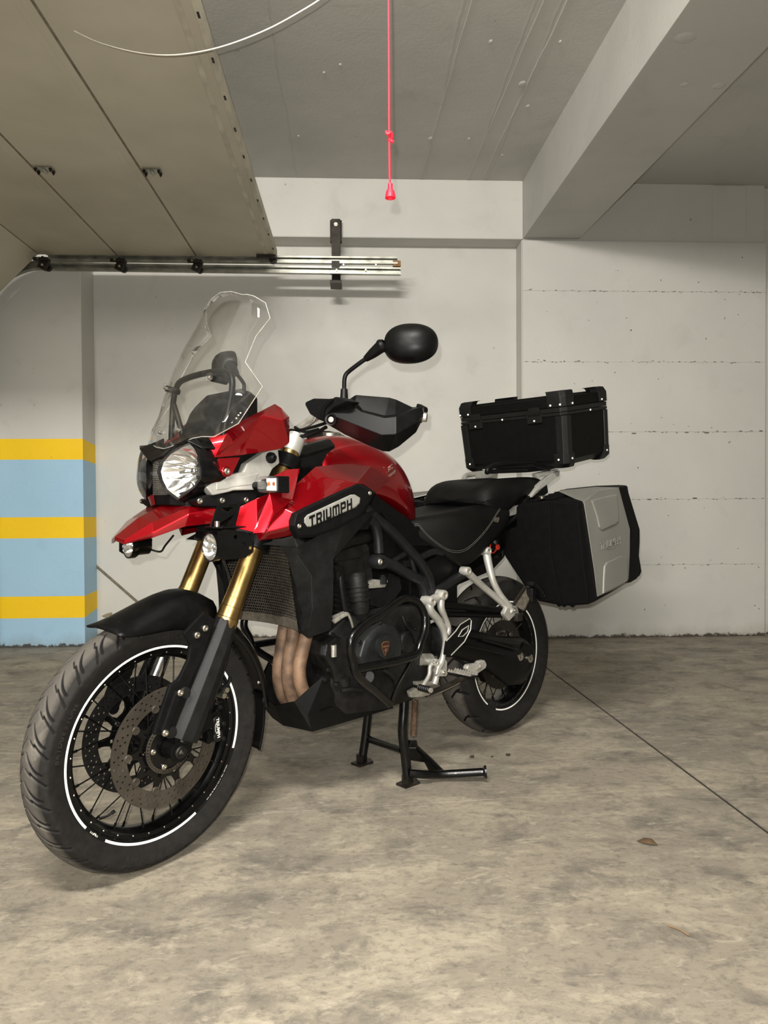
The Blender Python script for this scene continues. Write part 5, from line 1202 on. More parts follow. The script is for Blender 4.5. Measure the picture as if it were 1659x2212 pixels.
# sump, oil filter and lines low on the left
sp_ = P('sump', G().prism([b2(x, y, .14) for x, y in ((1010, 960), (1330, 930), (1390, 900), (1400, 1000), (1330, 1100), (1210, 1150), (1010, 1120), (960, 1060))], (0, -.2, 0)), 'engine', bevel=.01)
for k in range(6): build(G().box(b2(1060+k*42, 1040, .142), (.006, .014, .085)), 'sump_fin', 'engine', sp_, bevel=.002)
build(G().cyl(b2(1090, 1000, .10), b2(1090, 1000, .160), .030, .022, n=28), 'oil_filter', 'engine', sp_, bevel=.004)
build(G().tube([b2(1180, 960, .165), b2(1230, 990, .170), b2(1260, 1050, .165), b2(1250, 1110, .15)], .0065, 10, 5), 'oil_line', 'engine', sp_)
build(G().tube([b2(930, 1085, .15), b2(1000, 1075, .16), b2(1050, 1080, .16)], .006, 8, 4), 'oil_line', 'engine', sp_)
build(G().tube([b2(1300, 640, .17), b2(1320, 690, .18), b2(1360, 740, .182), b2(1380, 800, .178)], .006, 10, 5), 'breather_line', 'hose', sp_)
for q in ((1020, 1090), (1140, 1120), (1330, 1060), (1375, 940), (1290, 1000)): hexbolt(sp_, b2(*q, .142), (0, 1, 0), .006, .006, 'engine')
# cylinder side: ribbed canister, pipes and ignition covers
rc0, rc1 = b2(1020, 370, .150), b2(1050, 640, .150)
cn = P('breather_canister', G().lathe([(0, .0), (.020, -.002), (.030, -.012), (.033, -.03), (.033, -.085), (.030, -.088), (.030, -.11), (.026, -.13)], rc0, (rc0-rc1), 28), 'engine')
for k in range(4): build(G().lathe([(.033, .002), (.0355, 0), (.033, -.002)], rc0+(rc1-rc0).normalized()*(.045+.014*k), (rc0-rc1), 28), 'canister_rib', 'engine', cn)
P('ignition_cover', G().prism([b2(x, y, .150) for x, y in ((885, 260), (1090, 200), (1110, 240), (1060, 290), (900, 320))], (0, -.28, 0)), 'engine', bevel=.008)
P('intake_hose', G().tube([b2(880, 250, .12), b2(960, 190, .13), b2(1060, 170, .13), b2(1100, 160, .10)], .024, 16, 6), 'hose')
P('coolant_pipe', G().tube([b2(925, 340, .16), b2(930, 450, .16), b2(955, 600, .155), b2(970, 650, .14)], .011, 12, 6), 'hose')
P('coolant_elbow', G().tube([b2(880, 355, .165), b2(905, 350, .165), b2(915, 420, .15)], .014, 12, 5), 'hose')
hb_ = P('heat_bracket', G().tube([b2(885, 672, .165), b2(960, 625, .165), b2(985, 650, .165), b2(1000, 700, .160)], .008, 8, 5, flat=.5), 'cast'); build(G().tube([b2(885, 645, .16), b2(945, 620, .16)], .006, 8, 3), 'bracket_edge', 'cast', hb_)
cr = P('coolant_tank', G().prism([b2(x, y, .150) for x, y in ((1102, 480), (1195, 465), (1225, 375), (1290, 400), (1300, 480), (1210, 600), (1110, 580))], (0, -.10, 0)), 'plastic', bevel=.008)
build(G().prism([b2(x, y, .152) for x, y in ((1100, 445), (1135, 420), (1215, 425), (1195, 468), (1105, 475))], (0, -.04, 0)), 'tank_neck', 'cast', cr, bevel=.003)
c = b2(1180, 428, .150); build(G().cyl(c-Vector((0, 0, .01)), c+Vector((0, 0, .014)), .014, n=10).cyl(c+Vector((0, 0, .014)), c+Vector((0, 0, .02)), .011, n=16), 'tank_cap', 'plastic', cr)
# ================================================================ FRAME
def ftube(nm, pts, Y, r, m='frame', f=b2, flip=True, par=None):
    ys = Y if isinstance(Y, (list, tuple)) else [Y]*len(pts); v = [f(p[0], p[1], yy) for p, yy in zip(pts, ys)]
    rs = r if isinstance(r, (list, tuple)) else r
    o = P(nm, G().tube(v, rs, 16, 6), m)
    if flip: P(nm, G().tube([mir(p) for p in v], rs, 16, 6), m)
    return o
ftube('frame_spar', [(1040, -40), (1150, 60), (1240, 140), (1340, 245), (1415, 335), (1455, 420), (1475, 500)], [.13, .14, .15, .155, .155, .15, .15], .0175)
ftube('frame_downtube', [(1095, 60), (1130, 90), (1150, 160), (1158, 260)], .150, .0165)
ftube('frame_rail', [(1165, 312), (1240, 335), (1340, 395), (1400, 425), (1425, 480)], [.165, .16, .155, .15, .15], .0185)
ftube('frame_brace', [(1335, 250), (1215, 330)], .145, .010); ftube('frame_brace', [(1342, 255), (1362, 350), (1372, 385)], .145, .0095)
ftube('frame_brace', [(1400, 290), (1480, 255), (1530, 262)], .14, .012)
ftube('frame_lower', [(1400, 420), (1425, 470), (1435, 520)], .150, .021)
ftube('subframe_tube', [(1480, 500), (1530, 470), (1655, 390)], [.15, .15, .155], .0165)
ftube('subframe_tube', [(1450, 420), (1560, 330), (1640, 300)], .12, .013)
lug = P('frame_lug', G().lathe([(.010, .014), (.021, .014), (.023, .010), (.023, -.03)], b2(1163, 314, .168), (0, 1, 0), 28), 'frame')
hexbolt(lug, b2(1163, 314, .180), (0, 1, 0), .010, .005)
P('frame_gusset', G().prism([b2(x, y, .14) for x, y in ((1430, 320), (1560, 240), (1640, 300), (1560, 430), (1490, 500))], (0, -.28, 0)), 'satin_black', bevel=.005)
P('side_cover', G().prism([b2(x, y, .135) for x, y in ((1150, 20), (1200, 80), (1330, 215), (1400, 320), (1480, 400), (1400, 430), (1240, 330), (1170, 260), (1180, 200), (1130, 60))], (0, -.27, 0)), 'plastic', bevel=.006)
P('tank_side_cover', G().prism([b3(x, y, .142) for x, y in ((880, 1600), (935, 1650), (1165, 1815), (1230, 1880), (1235, 1960), (1380, 2074), (1180, 2074), (930, 1780), (800, 1800))], (0, -.284, 0)), 'plastic', bevel=.006)
P('connector_block', G().box(b2(1325, 325, .165), (.03, .012, .022)), 'plastic', bevel=.002)
P('battery_box', G().box((.50, 0, .66), (.26, .20, .26)), 'plastic', bevel=.01)
P('rear_subframe', G().loft([[Vector((x, y*w, z)) for y, z in ((-1, z0), (1, z0), (1, z1_), (-1, z1_))] for x, w, z0, z1_ in ((.66, .10, .70, .86), (.40, .11, .74, .88), (.15, .10, .84, .93), (-.05, .09, .90, .98), (-.2, .08, .95, 1.02))]), 'plastic', bevel=.006)
# ================================================================ CRASH BARS
bar = [(1000, 905), (985, 830), (1005, 750), (1080, 680), (1160, 632), (1255, 560), (1325, 532), (1390, 560), (1428, 625), (1432, 710), (1405, 800), (1375, 868), (1270, 905), (1150, 930), (1010, 955)]
ybar = [.255, .262, .262, .258, .25, .235, .225, .215, .215, .225, .235, .24, .25, .255, .250]
for sd in (1, -1):
    v = [b2(x, y, Y) for (x, y), Y in zip(bar, ybar)]; fl = (lambda p: p) if sd > 0 else mir
    cbq = P('crash_bar', G().tube([fl(p) for p in v], .0128, 14, 7), 'gloss_black')
    v = [b2(*q) for q in ((1000, 900, .255), (1018, 975, .25), (1075, 1040, .23), (1150, 1100, .205), (1222, 1165, .18))]
    build(G().tube([fl(p) for p in v], .0125, 14, 6), 'crash_bar_leg', 'gloss_black', cbq)
    v = [b2(*q) for q in ((1378, 865, .24), (1330, 950, .215), (1270, 1060, .195), (1228, 1165, .178))]
    build(G().tube([fl(p) for p in v], .0085, 14, 6), 'crash_bar_leg', 'gloss_black', cbq)
# ================================================================ SKID PLATE
K = dict(a=Vector((1.098, 0, .268)), b=b2(760, 1331, .100), w0=b2(650, 1152, .098), au=Vector((1.128, 0, .335)), w1=b2(830, 992, .138), w2=b2(858, 1035, .138), w3=b2(905, 1130, .132), w4=b2(968, 1172, .128), r1=b2(1235, 1150, .118), r0=b2(1242, 1190, .108), rc=Vector((.70, 0, .255)), e=b2(735, 1228, .128))
kk = list(K); kv = [K[k] for k in kk]; nn = len(kv)
kf = [('a', 'b', 'w0', 'au'), ('b', 'e', 'w1', 'w0'), ('e', 'w3', 'w2', 'w1'), ('b', 'r0', 'r1', 'w4', 'w3', 'e'), ('a', 'rc', 'r0', 'b')]
F1 = [tuple(kk.index(i) for i in f) for f in kf]
F2 = [tuple((i if kk[i] in ('a', 'au', 'rc') else i+nn) for i in f) for f in F1]
sk = shell('skid_plate', 'plastic', kv+[mir(p) for p in kv], F1+[tuple(reversed(f)) for f in F2], .004, bike, None, .002, (0, 0, -1), ang=15)
hexbolt(sk, b2(832, 1018, .141), (.3, 1, 0), .0055, .004, 'engine')
build(G().prism([b2(x, y, .1285) for x, y in ((735, 1225), (815, 1150), (825, 1165), (800, 1205), (880, 1180), (895, 1195), (860, 1215))], (0, .003, 0)), 'skid_recess', 'satin_black', sk, bevel=.001)
c = b2(975, 1200, .121); build(G().lathe([(0, .0012), (.008, .0012), (.009, 0)], c, (0, 1, -.1), 16), 'skid_hole', 'hose', sk)
# ================================================================ STANDS
sL = [b5(*q) for q in ((42, 1570, .105), (38, 1700, .112), (30, 1850, .118), (48, 2000, .120), (62, 2150, .124))]
sR = [bb_(z7)(*q) for q in ((365, 1150, -.115), (345, 1310, -.118), (325, 1480, -.121), (300, 1640, -.124))]
cs_ = P('centre_stand', G().tube(sL, .0165, 16, 5).tube(sR, .0155, 16, 5).tube([bb_(z7)(345, 1455, -.12), bb_(z7)(620, 1548, .112)], .0125, 14), 'gloss_black')
for p, sd in ((sL[-1], 1), (sR[-1], -1)):
    build(G().loft([[Vector((p.x+a, p.y+b, z)) for a, b in ((.034, -.022), (.034, .024), (-.030, .030), (-.046, 0), (-.030, -.024))] for z in (.0, .009)]).box((p.x, p.y, .02), (.03, .028, .03)), 'stand_foot', 'darksteel', cs_, bevel=.002)
lz = .034
tip_ = PB(z5(575, 2112), z=lz+.006); kn_ = PB(z5(290, 2128), z=lz-.006); st0 = PB(z5(75, 2120), z=.045)
build(G().tube([st0, PB(z5(180, 2130), z=.037), kn_, tip_], .0135, 14, 5), 'stand_lever', 'gloss_black', cs_)
d = (tip_-kn_).normalized(); build(G().lathe([(.0135, -.006), (.021, .0), (.021, .006), (0, .006)], tip_, d, 20), 'lever_pad', 'gloss_black', cs_)
gs = [b5(60, 1960, .125), b5(125, 1955, .130), b5(290, 2095, .150), b5(265, 2120, .150), b5(215, 2110, .143), b5(185, 2050, .137), b5(85, 2035, .127)]
build(G().prism(gs, (0, -.010, 0)), 'stand_gusset', 'gloss_black', cs_, bevel=.002)
build(G().tube([b5(128, 1957, .128), b5(215, 2035, .14), b5(292, 2112, .150)], .009, 10, 3), 'gusset_edge', 'gloss_black', cs_)
sp0, sp1 = b5(122, 1630, .135), b5(108, 1885, .135)
for off in (-.006,):
    pts = []; ax_ = (sp1-sp0); L_ = ax_.length; ax_.normalize(); u = ax_.orthogonal().normalized(); w = ax_.cross(u)
    for i in range(30*10+1):
        t = i/300; an = 2*math.pi*t*30; pts.append(sp0+ax_*(L_*(.04+.92*t))+(u*math.cos(an)+w*math.sin(an))*.0098+Vector((0, off, 0)))
    P('stand_spring', G().tube([sp0+Vector((0, off, 0))]+pts+[sp1+Vector((0, off, 0))], .0018, 6, smooth=False), 'rust')
build(G().prism([b5(x, y, .140) for x, y in ((75, 1950), (90, 1905), (125, 1900), (135, 1950))], (0, -.03, 0)), 'spring_anchor', 'gloss_black', cs_, bevel=.003)
P('stand_mount', G().prism([b5(x, y, .125) for x, y in ((-60, 1500), (60, 1560), (120, 1580), (100, 1640), (20, 1660), (-80, 1620))], (0, -.24, 0)), 'engine', bevel=.006)
sd_ = P('side_stand', G().prism([b5(x, y, .178) for x, y in ((78, 1580), (120, 1556), (230, 1570), (330, 1548), (430, 1508), (405, 1532), (290, 1588), (165, 1615), (92, 1622))], (0, -.018, 0)), 'cast', bevel=.004)
build(G().prism([b5(x, y, .215) for x, y in ((458, 1428), (470, 1402), (535, 1392), (545, 1378), (578, 1370), (592, 1400), (585, 1425), (522, 1468), (508, 1455), (470, 1446))], (0, -.022, 0)), 'stand_pad', 'silver', sd_, bevel=.005)
build(G().tube([b5(540, 1392, .218), b5(545, 1415, .22), b5(525, 1425, .22)], .004, 8, 4), 'stand_pin', 'cast', sd_)
build(G().tube([b5(180, 1600, .168), b5(330, 1540, .18), b5(500, 1450, .20)], .009, 10, 4), 'stand_arm', 'darksteel', sd_)
# ================================================================ FOOTREST HANGERS AND CONTROLS
def flatarm(nm, pts, Y, w, par=None, m='silver', th=.5):
    ys = Y if isinstance(Y, (list, tuple)) else [Y]*len(pts)
    v = [b5(p[0], p[1], yy) for p, yy in zip(pts, ys)]; return build(G().tube(v, w, 14, 6, flat=1.), nm, m, par or bike)
fh = flatarm('footrest_hanger', [(212, 985), (214, 1040), (262, 1100), (300, 1170), (312, 1240), (302, 1320), (285, 1390), (262, 1430), (250, 1490), (238, 1530)], [.185, .185, .183, .18, .178, .175, .175, .175, .175, .175], [.015, .014, .0135, .0125, .0095, .0095, .0105, .0115, .012, .012])
flatarm('hanger_arm', [(288, 948), (284, 1020), (312, 1090), (335, 1150), (325, 1200)], [.18, .18, .178, .176, .175], [.014, .013, .010, .009, .010], fh)
build(G().prism([b5(x, y, .180) for x, y in ((300, 1130), (352, 1130), (356, 1190), (320, 1240), (300, 1200))], (0, -.012, 0)), 'hanger_web', 'silver', fh, bevel=.003)
build(G().cyl(b5(212, 978, .180), b5(288, 938, .178), .015, n=16), 'hanger_bridge', 'silver', fh)
build(G().prism([b5(x, y, .178) for x, y in ((240, 1440), (300, 1340), (328, 1380), (326, 1440), (262, 1490))], (0, -.012, 0)), 'hanger_plate', 'silver', fh, bevel=.003)
for q in ((212, 980), (290, 936)):
    c = b5(*q, .184); build(G().lathe([(.008, .010), (.009, .016), (.0155, .015), (.017, .011), (.017, -.03)], c, (0, 1, 0), 26), 'hanger_boss', 'silver', fh); hexbolt(fh, c+Vector((0, .008, 0)), (0, 1, 0), .0085, .004)
fl_ = build(G().prism([b5(x, y, .192) for x, y in ((262, 1480), (285, 1435), (318, 1430), (332, 1458), (322, 1480))], (0, -.02, 0)), 'peg_lug', 'silver', fh, bevel=.003)
hexbolt(fl_, b5(302, 1452, .193), (0, 1, 0), .006, .004)
def peg(nm, p, q, w, m='cast', par=None):
    p, q = Vector(p), Vector(q); d = (q-p).normalized(); s_ = d.cross(Vector((0, 0, 1))).normalized(); g = G()
    g.prism([p+s_*w, q+s_*w*.8, q-s_*w*.8, p-s_*w], (0, 0, -.008))
    o = P(nm, g, 'gloss_black', bevel=.002); g = G(); n = 9
    for k in range(n):
        for sx in (-1, 1):
            c = p.lerp(q, (k+.5)/n)+s_*w*.78*sx; L_ = (q-p).length/n*.36
            g.add([c+s_*.005-d*L_, c+s_*.005+d*L_, c-s_*.005+d*L_, c-s_*.005-d*L_, c+Vector((0, 0, .010))-d*L_*.3, c+Vector((0, 0, .010))+d*L_*.3], [(0, 1, 5, 4), (2, 3, 4, 5), (1, 2, 5), (3, 0, 4), (3, 2, 1, 0)])
    build(g, 'peg_teeth', m, o); return o
peg('rider_footpeg', b5(352, 1442, .205), b5(505, 1474, .320), .018)
peg('rider_footpeg', mir(b5(352, 1442, .205)), mir(b5(505, 1474, .320)), .018)
gl = P('gear_lever', G().tube([b5(*q) for q in ((238, 1385, .198), (212, 1412, .2), (205, 1470, .205), (170, 1530, .21), (150, 1555, .212))], .0068, 12, 6), 'silver')
build(G().lathe([(.004, .010), (.005, .012), (.012, .011), (.013, .008), (.013, -.02)], b5(238, 1384, .200), (0, 1, 0), 24), 'lever_pivot', 'silver', gl); hexbolt(gl, b5(238, 1384, .208), (0, 1, 0), .006, .003)
a, b_ = b5(138, 1550, .210), b5(212, 1570, .262)
build(G().cyl(a, b_, .0095, n=14), 'lever_rubber', 'hose', gl); build(G().cyl(b_, b_+(b_-a).normalized()*.006, .008, n=12), 'lever_tip', 'cast', gl)
for k in range(6): c = a.lerp(b_, (k+.5)/6); build(G().lathe([(.0095, -.002), (.0112, 0), (.0095, .002)], c, b_-a, 14), 'rubber_ring', 'hose', gl)
build(G().cyl(b5(150, 1365, .16), b5(215, 1365, .165), .020, n=18), 'shift_housing', 'cast', gl)
build(G().prism([b5(x, y, .17) for x, y in ((118, 1515), (250, 1510), (255, 1540), (125, 1540))], (0, -.05, 0)), 'shift_bracket', 'cast', gl, bevel=.003)
bt_ = P('drive_boot', G().lathe([(.0, .0), (.040, .0), (.050, -.006), (.054, -.03), (.053, -.045), (.056, -.05), (.053, -.055), (.056, -.06), (.053, -.065), (.056, -.07), (.052, -.078), (.045, -.10)], b5(215, 1235, .115), (1, .12, 0), 36), 'hose')
hpv = [(318, 1245), (382, 1178), (412, 1132), (474, 1093), (487, 1108), (482, 1170), (440, 1250), (352, 1340), (305, 1335)]
hp = P('heel_guard', G().prism([b5(x, y, .190) for x, y in hpv], (0, -.006, 0)), 'satin_black', bevel=.002)
build(G().tube([b5(x, y, .191) for x, y in ((320, 1244), (382, 1178), (412, 1134), (474, 1095), (486, 1108), (481, 1168), (440, 1248), (352, 1338))], .0022, 8, 1, smooth=False), 'guard_trim', 'silver', hp)
build(G().tube([b5(x, y, .1915) for x, y in ((400, 1214), (425, 1170), (468, 1142), (462, 1180), (430, 1212))], .0022, 8, smooth=False, closed=True), 'guard_trim', 'silver', hp)
# pillion hanger
for sd in (1, -1):
    fl = (lambda p: p) if sd > 0 else mir
    ar = lambda pts, Y, r: G().tube([fl(b5(x, y, yy)) for (x, y), yy in zip(pts, Y)], [q*1.18 for q in r], 14, 6)
    ph = P('pillion_hanger', ar([(452, 782), (560, 880), (650, 955), (722, 1015), (745, 1040)], [.175, .18, .19, .20, .205], [.0125, .0105, .0105, .0125, .016]), 'silver')
    build(ar([(586, 650), (600, 730), (632, 850), (680, 940), (740, 1015)], [.16, .17, .185, .195, .205], [.0135, .0125, .0105, .010, .011]), 'hanger_arm', 'silver', ph)
    build(G().prism([fl(b5(x, y, .215)) for x, y in ((705, 1062), (725, 1025), (790, 1010), (806, 1060), (768, 1082), (740, 1112), (712, 1080))], (0, -.02*sd, 0)), 'peg_lug', 'silver', ph, bevel=.004)
    for q, Y in (((452, 780), .178), ((587, 647), .163)):
        c = fl(b5(*q, Y)); build(G().lathe([(.008, .009), (.009, .014), (.0145, .013), (.016, .010), (.016, -.02)], c, (0, sd, 0), 26), 'hanger_boss', 'silver', ph); hexbolt(ph, c+Vector((0, .006*sd, 0)), (0, sd, 0), .008, .004)
    hexbolt(ph, fl(b5(775, 1038, .217)), (0, sd, 0), .006, .004)
    build(G().box(fl(b5(790, 1085, .215)), (.035, .03, .028)), 'peg_block', 'darksteel', ph, bevel=.003)
    pg = [b5(x, y, Y) for x, y, Y in ((765, 1000, .235), (848, 878, .225), (874, 893, .235), (872, 960, .250), (832, 1045, .255))]
    pf = P('pillion_footpeg', G().loft([[fl(p) for p in pg], [fl(p+Vector((-.016, -.004, 0))) for p in pg]]), 'rubberpeg' if False else 'mesh', bevel=.002)
    g = G()
    for k in range(9):
        c = fl(pg[0].lerp(pg[1], (k+.5)/9)); g.box(c, (.010, .012, .007))
    build(g, 'peg_teeth', 'darksteel', pf)
g = G()
for k in range(8):
    x = 880+k*11; g.box(b5(x, 862+(k*k)*1.6, .26), (.012, .03, .016))
P('peg_rubber', g, 'hose', bevel=.003); P('peg_rubber', G().box(b5(885, 935, .25), (.03, .03, .055)), 'hose', bevel=.005)
P('ribbed_pad', G(), None) if False else None
# ================================================================ SWINGARM AND FINAL DRIVE
MT['reardisc'] = mat('dusty_rear_disc', (34, 30, 26), .5, metal=.4)
sec_ = lambda X, y0, z0, hy, hz: [Vector((X, y0+hy*math.cos(2*math.pi*k/20), z0+hz*math.sin(2*math.pi*k/20))) for k in range(20)]
fd = P('swingarm', G().loft([sec_(.50, .085, .455, .045, .055), sec_(.40, .095, .44, .045, .058), sec_(.28, .100, .405, .040, .062), (sec_(.16, .105, .352, .042, .078)), sec_(.07, .105, .315, .045, .098), sec_(-.02, .102, .302, .042, .098), sec_(-.07, .098, .302, .034, .075), sec_(-.10, .09, .305, .018, .045)]), 'satin_black', ang=60)
for q in ((812, 1348), (876, 1360)):
    c = b5(*q, .146); c = Vector((c.x, .146, c.z)); build(G().lathe([(.003, .001), (.006, .004), (.0135, .0055), (.0165, .003), (.017, -.03)], c, (0, 1, 0), 28), 'drive_bolt', 'steel', fd)
for q0, q1 in (((470, 1205, .145), (800, 1268, .150)), ((440, 1268, .148), (700, 1330, .152)), ((560, 1235, .150), (790, 1300, .152))):
    build(G().tube([b5(*q0), b5(*q1)], .006, 10, smooth=False, flat=.5), 'casting_rib', 'satin_black', fd)
build(G().cyl((-.01, .11, .32), (-.01, .142, .32), .072, .058, n=36), 'drive_housing', 'satin_black', fd, bevel=.004)
ftube('torque_arm', [(300, 1005), (500, 1022), (700, 1040)], .12, .012, 'satin_black', b5, False); ftube('torque_arm', [(330, 1065), (700, 1075)], .115, .009, 'satin_black', b5, False)
P('swingarm_cover', G().prism([b5(x, y, .112) for x, y in ((300, 1010), (700, 1035), (720, 1075), (560, 1085), (310, 1070))], (0, -.03, 0)), 'gloss_black', bevel=.004)
P('swingarm_right', G().tube([(.50, -.10, .45), (.30, -.11, .40), (.05, -.12, .33), (-.03, -.12, .32)], .028, 16, 5), 'satin_black')
P('swingarm_pivot', G().cyl((.50, -.13, .45), (.50, .13, .45), .045, n=24), 'engine')
rdc = disc(.030, bike, RM, R=.141, ri=.098, nb=6, a_off=10, m='reardisc', nm='rear_brake_disc', side=1)
P('rear_axle', G().cyl((0, -.14, .32), (0, .12, .32), .02, n=20), 'bolt')
P('rear_caliper', G().box((-.09, -.10, .215), (.10, .06, .05), Matrix.Rotation(.6, 3, 'Y')), 'satin_black', bevel=.008)
P('rear_brake_bracket', G().prism([b5(x, y, .09) for x, y in ((735, 1470), (800, 1460), (825, 1490), (760, 1500))], (0, -.04, 0)), 'cast', bevel=.003)
P('shock_absorber', G().cyl((.47, 0, .42), (.55, 0, .68), .035, n=20), 'engine')
# rear mudguard under the tail
mg = G().loft([[Vector((x, y*w, z)) for y, z in ((-1, z0), (1, z0), (1, z0+.012), (-1, z0+.012))] for x, w, z0 in ((.40, .075, .60), (.30, .08, .665), (.16, .08, .71), (.04, .08, .76), (-.08, .078, .84), (-.14, .07, .92))])
P('rear_mudguard', mg, 'plastic', bevel=.003)
rp = b5(650, 620, .09)
rpo = P('red_plug', G().cyl(rp+Vector((.0, -.02, 0)), rp+Vector((0, .012, 0)), .013, .011, n=18), 'redplastic', bevel=.002)
build(G().cyl(rp+Vector((.035, -.01, .004)), rp+Vector((.008, -.01, 0)), .017, n=18), 'plug_body', 'hose', rpo); build(G().tube([rp+Vector((.035, .0, .02)), rp+Vector((.04, .0, -.01)), rp+Vector((.02, .0, -.022)), rp+Vector((.0, 0, -.012))], .0028, 8, 5), 'plug_strap', 'redplastic', rpo)
P('tail_reservoir', G().lathe([(0, .02), (.03, .02), (.034, .0), (.034, -.05), (0, -.055)], b5(640, 600, .02), (0, 0, 1), 24), 'hose')
P('rear_hose', G().tube([b5(300, 800, .05), b5(400, 820, .03), b5(500, 760, .02)], .01, 10, 5), 'hose')
# ================================================================ SEATS
sst = [(.640, .878, .060, .860), (.615, .888, .085, .842), (.58, .897, .110, .815), (.53, .905, .136, .782), (.48, .912, .154, .745), (.435, .918, .166, .712), (.39, .924, .172, .712), (.33, .932, .176, .745), (.27, .940, .178, .785), (.21, .950, .178, .822), (.16, .958, .175, .852), (.11, .955, .165, .895)]
def seat_ring(X, zt_, w, zb_):
    pr = [(0, zt_-.012), (.35, zt_-.008), (.62, zt_), (.82, zt_-.006), (.93, zt_-.020), (.985, zt_-.045), (1., zt_*.55+zb_*.45-.01), (1., zt_*.35+zb_*.65), (.985, zb_+.008), (.94, zb_), (.5, zb_+.01), (0, zb_+.012)]
    return [Vector((X, w*a, z)) for a, z in pr]+[Vector((X, -w*a, z)) for a, z in reversed(pr[1:-1])]
sw_ = lambda X: float(np.interp(X, [s[0] for s in reversed(sst)], [s[2] for s in reversed(sst)]))
rs_ = P('rider_seat', G().loft([seat_ring(*s) for s in sst]), 'seat', ang=70); sm = rs_.modifiers.new('s', 'SUBSURF'); sm.levels = sm.render_levels = 1
def onseat(x, y, off=.0015):
    Y = .17
    for _ in range(8): Y = sw_(b5(x, y, Y).x)+off
    return b5(x, y, Y)
for dx, dy in ((0, 0), (4, 16)):
    pts = [onseat(x+dx*.2, y+dy*.7) for x, y in ((112, 466), (135, 468), (180, 520), (240, 575), (300, 617), (350, 640), (400, 645), (450, 630), (500, 592), (560, 530), (610, 465), (650, 400), (676, 362))]
    o = build(G().tube(pts, .0006, 6, 4), 'seat_stitching', 'thread', rs_)
build(G().prism([onseat(x, y, .002) for x, y in ((640, 425), (668, 420), (672, 432), (662, 458), (636, 452))], (0, .001, 0)), 'seat_tag', 'mesh', rs_)
pst = [(.285, .965, .148, .945), (.268, 1.000, .160, .925), (.235, 1.022, .170, .915), (.195, 1.034, .174, .905), (.15, 1.040, .174, .905), (.105, 1.043, .168, .925), (.05, 1.046, .160, .955), (-.02, 1.050, .156, .972), (-.09, 1.053, .150, .985), (-.16, 1.052, .138, 1.0), (-.20, 1.040, .115, 1.005)]
ps = P('pillion_seat', G().loft([seat_ring(*s) for s in pst]), 'seat', ang=70); sm = ps.modifiers.new('s', 'SUBSURF'); sm.levels = sm.render_levels = 1
P('seat_tongue', G().loft([[Vector((x, y*w, z)) for y, z in ((-1, z0), (1, z0), (.8, z1_), (-.8, z1_))] for x, w, z0, z1_ in ((.72, .07, .85, .885), (.64, .08, .84, .885), (.58, .10, .83, .89))]), 'seat', bevel=.01)
# grab rails and silver subframe ends
for sd in (1, -1):
    fl = (lambda p: p) if sd > 0 else mir
    gr = P('grab_rail', G().loft([[fl(p) for p in q] for q in ([b5(878, 292, .165), b5(905, 265, .165), b5(905, 250, .150), b5(882, 280, .150)], [b5(905, 262, .17), b5(950, 200, .17), b5(945, 188, .15), b5(900, 240, .15)], [b5(960, 228, .172), b5(1072, 150, .175), b5(1075, 112, .175), b5(945, 195, .165)])]), 'silver', bevel=.004)
    build(G().prism([fl(b5(x, y, .168)) for x, y in ((880, 290), (935, 208), (1000, 150), (1076, 110), (1072, 148), (965, 228), (893, 292))], (0, -.022*sd, 0)), 'rail_blade', 'silver', gr, bevel=.005)
    build(G().prism([fl(b5(x, y, .160)) for x, y in ((925, 132), (1000, 112), (1074, 102), (1010, 142), (935, 160))], (0, -.03*sd, 0)), 'rail_top', 'silver', gr, bevel=.004)
    build(G().tube([fl(Vector(p)) for p in ((.02, .150, 1.045), (-.01, .163, 1.060), (-.05, .168, 1.066), (-.10, .168, 1.072), (-.18, .165, 1.080))], .011, 12, 5), 'rail_loop', 'silver', gr) if sd < 0 else None
    se = P('subframe_end', G().prism([fl(b5(x, y, .155)) for x, y in ((682, 402), (730, 385), (760, 350), (806, 340), (796, 372), (786, 405), (690, 432))], (0, -.03*sd, 0)), 'silver', bevel=.005)
    P('tail_fairing', G().prism([fl(b5(x, y, .13)) for x, y in ((700, 430), (780, 300), (900, 280), (990, 190), (1000, 260), (960, 290), (780, 410), (720, 500), (660, 540))], (0, -.06*sd, 0)), 'plastic', bevel=.006)
    P('pannier_rail', G().tube([fl(b5(*q)) for q in ((640, 560, .13), (700, 490, .14), (780, 420, .15), (860, 300, .155), (960, 292, .16))], .010, 12, 5), 'satin_black')
# rack under the top case
rk = P('luggage_rack', G().loft([[Vector((x, y, z)) for y, z in ((-w, z0), (w, z0), (w, z0+.016), (-w, z0+.016))] for x, w, z0 in ((-.08, .10, 1.068), (-.18, .13, 1.078), (-.34, .13, 1.10))]), 'satin_black', bevel=.004)
build(G().tube([b5(592, 128, .145), b5(596, 105, .15), b5(640, 80, .15), b5(720, 66, .155), b5(800, 60, .16), b5(880, 60, .165), b5(930, 78, .165), b5(1000, 100, .16)], .010, 12, 6), 'rack_tube', 'satin_black', rk)
